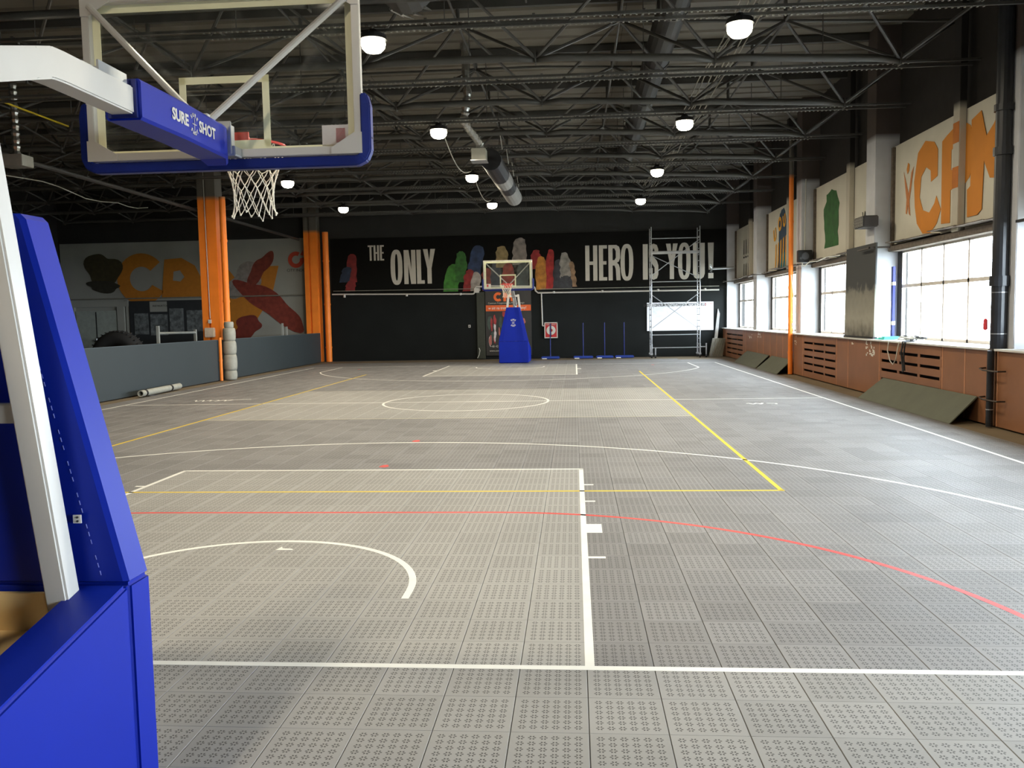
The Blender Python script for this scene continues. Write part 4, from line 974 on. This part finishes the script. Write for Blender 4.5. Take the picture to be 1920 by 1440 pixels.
# ================================================================ BASKETBALL STANDS
def make_stand(lbl):
    """local frame: front face of the base at y=0, the court towards +y, centre x=0"""
    t = thing('basketball_stand', lbl, 'basketball hoop', (0, 0, 0), 'portable basketball stands')
    H = .59; zt = .87; tp = 2.2
    # base: front pad and two side pads whose tops slope back
    q = MB(); q.box(-H, H, -.15, 0, .02, zt); fp_ = q.build('front_pad', blue, t, bevel=.014, seg=3)
    for s in (-1, 1):
        q = MB(); x0, x1 = (H-.2, H-.002) if s > 0 else (-H+.002, -H+.2)
        q.loft([[(x0, -.152, .02), (x1, -.152, .02), (x1, -.152, zt-.002), (x0, -.152, zt-.002)], [(x0, -1.9, .02), (x1, -1.9, .02), (x1, -1.9, .52), (x0, -1.9, .52)]])
        q.build('side_pad', blue, t, bevel=.014, seg=3)
    q = MB(); q.box(-H+.21, H-.21, -1.85, -.16, .06, .5); q.build('ballast_box', palewood, t)
    B('ballast_board', palewood, t, -H+.21, H-.21, -.18, -.16, .5, .84)
    B('ballast_board', palewood, t, -H+.21, H-.21, -1.1, -.18, .67, .70)
    B('ballast_board', palewood, t, -H+.21, H-.21, -1.1, -1.08, .5, .67)
    for sx in (-1, 1):
        for y in (-.3, -1.6):
            q = MB(); q.tube((sx*.3-.03, y, .03), (sx*.3+.03, y, .03), .03, 10); q.build('wheel', blackm, t)
    # tower pad: tapering front cover with folded wings
    q = MB(); hb_, ht = H-.005, .275
    def sec(hw, z): return [(-hw, -.15, z), (-hw, -.012, z), (-hw*.72, 0, z), (hw*.72, 0, z), (hw, -.012, z), (hw, -.14, z), (hw-.02, -.15, z), (hw-.2*0-.12, -.15, z), (-hw+.12, -.15, z), (-hw+.02, -.15, z)]
    q.loft([sec(hb_, zt+.006), sec(hb_+(ht-hb_)*.5, (zt+tp)/2), sec(ht, tp-.01), sec(ht-.02, tp+.01)])
    tw = q.build('tower_pad', blue, t)
    q = MB()
    for s in (-1, 1):
        for i in range(44):
            if i % 4 == 3: continue
            u = i/44; u2 = (i+.55)/44
            xa = s*(hb_+(ht-hb_)*u-.1); xb = s*(hb_+(ht-hb_)*u2-.1)
            q.tube((xa, -.1515, zt+.03+(tp-zt-.06)*u), (xb, -.1515, zt+.03+(tp-zt-.06)*u2), .0016, 4)
    stuff(q.build('stitching', mat('thread', (120, 130, 200), .6), tw))
    q = MB()
    # badge on the tower: ring of lettering and ball lines
    bz = 1.6
    for word, a0, a1, up in (('SURE', 128, 52, 1), ('SHOT', 232, 308, -1)):
        for i, ch in enumerate(word):
            a = math.radians(a0+(a1-a0)*i/3)
            mt = Matrix(((-1, 0, 0, 0), (0, 0, 1, .004), (0, 1, 0, bz), (0, 0, 0, 1))) @ Matrix.Translation((.125*math.cos(a), .125*math.sin(a), 0)) @ Matrix.Rotation(a-PI/2 if up > 0 else a+PI/2, 4, 'Z')
            text('badge_letter', ch, .075, mt, whitepaint, tw, bold=.003)
    q = MB(); q.box(-.004, .004, .001, .004, bz-.085, bz+.085); q.box(-.06, .06, .001, .004, bz-.004, bz+.004)
    for s in (-1, 1):
        pp = [(s*(.02+.04*(abs(v)**2)), .003, bz+.07*v) for v in [-1, -.6, -.3, 0, .3, .6, 1]]
        q.path(pp, .004, 4)
    q.parts('badge_ball', whitepaint, tw)
    # struts
    for s in (-1, 1):
        q = MB(); p0 = Vector((s*.40, -.226, .70)); p1 = Vector((s*.19, -.275, 2.72)); hs = .042
        q.loft([[tuple(p+Vector(d)*hs) for d in ((-1, -1, 0), (1, -1, 0), (1, 1, 0), (-1, 1, 0))] for p in (p0, p1)])
        q.build('strut', whitepaint, t, bevel=.008)
        tx0 = s*.405
        B('bracket_tab', whitepaint, t, min(tx0, tx0+s*.03), max(tx0, tx0+s*.03), -.175, -.17, 1.098, 1.128)
        for z in (1.106, 1.12):
            q = MB(); q.tube((tx0+s*.018, -.176, z), (tx0+s*.018, -.18, z), .004, 8); q.build('bolt', blackm, t)
    B('crossbar', whitepaint, t, -.31, .31, -.245, -.195, 1.47, 1.54, bevel=.006)
    B('crossbar', whitepaint, t, -.2, .2, -.29, -.21, 2.62, 2.7, bevel=.006)
    # arm: rear part slopes down to the back, then level to the board
    hw = .06
    q = MB(); prof_ = [(-1.45, 2.45), (.42, 2.985-.015), (1.05, 2.975), (2.2, 2.99)]
    sec2 = lambda y, z: [(-hw, y, z-.135), (hw, y, z-.135), (hw, y, z), (-hw, y, z)]
    q.loft([sec2(-1.45, 2.40), sec2(.33, 2.945), sec2(.43, 2.975), sec2(.52, 2.98), sec2(2.2, 2.985)])
    q.build('arm', whitepaint, t, bevel=.008)
    q = MB(); q.tube((0, -1.4, .5), (0, -1.4, 2.5), .05, 10); q.tube((0, -1.45, .55), (0, -.25, 2.6), .035, 8); q.build('rear_mast', whitepaint, t)
    q = MB(); q.box(-.045, .045, .8, 1.05, 2.985, 3.0); q.box(-.045, -.035, .8, 1.05, 3.0, 3.03); q.box(.035, .045, .8, 1.05, 3.0, 3.03); q.parts('arm_bracket', steel, t)
    # arm padding
    q = MB(); ps = lambda y, a, b_: [(-a, y, b_-.2), (a, y, b_-.2), (a+.012, y, b_-.185), (a+.012, y, b_-.015), (a, y, b_), (-a, y, b_), (-a-.012, y, b_-.015), (-a-.012, y, b_-.185)]
    q.loft([ps(1.09, .082, 3.02), ps(1.6, .085, 3.025), ps(2.13, .082, 3.02), ps(2.19, .06, 2.99)])
    apad = q.build('arm_pad', blue, t)
    B('pad_inner', bluedark, t, -.075, .075, 1.075, 1.09, 2.83, 3.015)
    for s in (1, -1):
        def arm_mtx(y, z): return Matrix(((0, 0, s, s*.0985), (s, 0, 0, y), (0, 1, 0, z), (0, 0, 0, 1)))
        text('pad_lettering', 'SURE' if s > 0 else 'SHOT', .085, arm_mtx(1.50, 2.925), whitepaint, apad, bold=.003, th=.002, sx=1.0)
        text('pad_lettering', 'SHOT' if s > 0 else 'SURE', .085, arm_mtx(1.84, 2.925), whitepaint, apad, bold=.003, th=.002, sx=1.0)
        for word, a0, a1, up in (('SURE', 135, 45, 1), ('SHOT', 225, 315, -1)):
            for i, ch in enumerate(word):
                a = math.radians(a0+(a1-a0)*i/3)
                text('pad_badge', ch, .028, arm_mtx(1.67, 2.925) @ Matrix.Translation((.05*math.cos(a), .05*math.sin(a), 0)) @ Matrix.Rotation(a-PI/2 if up > 0 else a+PI/2, 4, 'Z'), whitepaint, apad, bold=.001, th=.002)
        flat('pad_badge', [[(-.002, -.035), (.002, -.035), (.002, .035), (-.002, .035)]], arm_mtx(1.67, 2.925), whitepaint, apad, .002)
        flat('pad_badge', [[(-.028, -.002), (.028, -.002), (.028, .002), (-.028, .002)]], arm_mtx(1.67, 2.925), whitepaint, apad, .002)
    # backboard
    by = 2.35; z0 = 2.86; z1 = 3.9; hx = .9
    bb = MB(); bb.box(-hx+.01, hx-.01, by, by+.012, z0+.01, z1-.01); board = bb.build('backboard', MATS['board_glass'], t)
    f = MB(); fd_ = .05
    f.box(-hx, hx, by-.05, by, z0, z0+.05); f.box(-hx, hx, by-.05, by, z1-.05, z1); f.box(-hx, -hx+.05, by-.05, by, z0, z1); f.box(hx-.05, hx, by-.05, by, z0, z1)
    f.build('frame', whitepaint, t, bevel=.004)
    q = MB()
    for s in (-1, 1):
        for (za, zb_) in ((z0, z0+.13), (z1, z1-.13)):
            xa, xb, xc = s*hx, s*(hx-.2), s*(hx-.05)
            k = len(q.v); P_ = [(xa, za), (xb, za), (xb, za+(zb_-za)*.3), (xc, zb_), (xa, zb_)]
            q.loft([[(a, by-.058, b) for a, b in P_], [(a, by-.05, b) for a, b in P_]])
    q.parts('corner_plate', whitepaint, t)
    e = .045
    pr_ = MB(); ya, yb2 = by-.003, by-.0005
    for a, b_, c_, d_ in ((-hx+.02, hx-.02, z1-.1, z1-.02), (-hx+.02, hx-.02, z0+.02, z0+.07), (-hx+.02, -hx+.1, z0+.02, z1-.02), (hx-.1, hx-.02, z0+.02, z1-.02)): pr_.box(a, b_, ya, yb2, c_, d_)
    pr_.build('border_print', creammat, t)
    pr_ = MB(); w3, zz0, zz1 = .295, 2.93, 3.38
    for a, b_, c_, d_ in ((-w3, w3, zz1-e, zz1), (-w3, w3, zz0, zz0+e), (-w3, -w3+e, zz0, zz1), (w3-e, w3, zz0, zz1)): pr_.box(a, b_, ya, yb2, c_, d_)
    pr_.build('target_print', creammat, t)
    B('corner_sticker', mat('sticker', (204, 196, 190), .5), t, hx-.27, hx-.1, ya, yb2+.001, z0+.06, z0+.19)
    B('sticker_mark', mat('sticker_red', (196, 60, 66), .5), t, hx-.18, hx-.12, ya, yb2+.002, z0+.08, z0+.17)
    # diagonal stays
    for s in (-1, 1):
        q = MB(); q.tube((s*(hx-.06), by-.055, z1-.07), (s*.03, by-.32, 3.03), .021, 10); q.build('stay', whitepaint, t, smooth=False)
    B('stay_mount', whitepaint, t, -.045, .045, by-.38, by-.28, 3.0, 3.06, bevel=.004)
    # mount plate behind the rim
    q = MB(); q.box(-.12, .12, by-.16, by-.05, z0-.01, z0+.05); q.box(-.09, .1, by-.17, by-.155, z0, z0+.2); q.parts('mount_plate', steel, t, bevel=.004)
    q = MB(); q.box(.06, .075, by-.15, by-.05, z0+.02, z0+.19); q.box(-.075, -.06, by-.15, by-.05, z0+.02, z0+.19); q.parts('mount_flange', whitepaint, t)
    # edge padding, U shape with rounded corners
    pd = MB(); wd_, dp = .055, .075
    path_ = [(-hx-.02, z0+.37)]+[(-hx-.02, z0+.3), (-hx-.02, z0+.02), (-hx-.0, z0-.02), (-hx+.04, z0-.04), (0, z0-.04), (hx-.04, z0-.04), (hx, z0-.02), (hx+.02, z0+.02), (hx+.02, z0+.3), (hx+.02, z0+.37)]
    loops = []
    for i, (x, z) in enumerate(path_):
        a = Vector(path_[max(i-1, 0)]); b_ = Vector(path_[min(i+1, len(path_)-1)]); d_ = (b_-a).normalized(); nn = Vector((d_.y, -d_.x))
        k_ = .4 if i in (0, len(path_)-1) else 1
        o1 = Vector((x, z))+nn*wd_*.62*k_; o2 = Vector((x, z))-nn*wd_*.5
        loops.append([(o2.x, by-.06*1, o2.y), (o1.x, by-.045, o1.y), (o1.x, by+.03, o1.y), (o2.x, by+.045, o2.y)])
    pd.loft(loops); pd.build('edge_padding', mat('pad_navy', (8, 28, 100), .5), t, bevel=.008)
    q = MB()
    for z in (z0+.1, z0+.34): q.tube((hx+.05, by-.01, z), (hx+.057, by-.01, z), .008, 6)
    q.parts('rivet', blackm, t)
    # rim and net
    rc = by+.014+.15+.225; rz = 3.015; rx_ = .02
    q = MB(); q.path([(rx_+.225*math.cos(a), rc+.225*math.sin(a), rz) for a in [2*PI*i/36 for i in range(37)]], .009, 8); rim = q.build('rim', rimred, t, smooth=True)
    q = MB(); q.box(-.14, .14, by+.014, by+.03, rz-.12, rz+.015); q.loft([[(-.13, by+.03, rz-.01), (.13, by+.03, rz-.01), (.13, by+.03, rz+.005), (-.13, by+.03, rz+.005)], [(-.09, rc-.2, rz-.01), (.09, rc-.2, rz-.01), (.09, rc-.2, rz+.005), (-.09, rc-.2, rz+.005)]])
    q.tube((-.1, by+.03, rz-.1), (-.12, rc-.19, rz-.005), .008, 6); q.tube((.1, by+.03, rz-.1), (.12, rc-.19, rz-.005), .008, 6); q.build('rim_plate', rimred, t)
    q = MB(); n = 12
    prof_n = [(.225, 0), (.19, -.11), (.165, -.17), (.145, -.235), (.135, -.3), (.132, -.39), (.15, -.475)]
    rn = random.Random(12)
    def np_(i, k):
        r, z = prof_n[k]; a = 2*PI*(i+.5*(k % 2))/n
        return Vector((rx_+r*math.cos(a), rc+r*math.sin(a), rz+z+(.012*math.sin(i*2.1+k) if 0 < k < 6 else (.02*math.sin(i*1.7) if k == 6 else 0))))
    for k in range(6):
        for i in range(n):
            p = np_(i, k)
            nxt = (np_(i, k+1), np_(i-1, k+1)) if k % 2 == 0 else (np_(i, k+1), np_(i+1, k+1))
            for d_ in nxt:
                mid = (p+d_)/2-Vector((0, 0, .006)); q.path([tuple(p), tuple(mid), tuple(d_)], .0032, 5)
            if k: q.tube(p-Vector((0, 0, .006)), p+Vector((0, 0, .006)), .0055, 5)
    for i in range(n): p = np_(i, 6); q.tube(p, p+Vector((0, 0, .015)), .006, 5)
    q.build('net', netmat, t)
    return t
far = make_stand('blue and white basketball stand at the far end before the banner')
near = copy_tree(far)
near['label'] = 'large blue and white basketball stand at the left edge, seen from behind'
near.location = (.155, -1.2, 0)
far.location = (-.03, 29.2, 0); far.rotation_euler = (0, 0, PI)
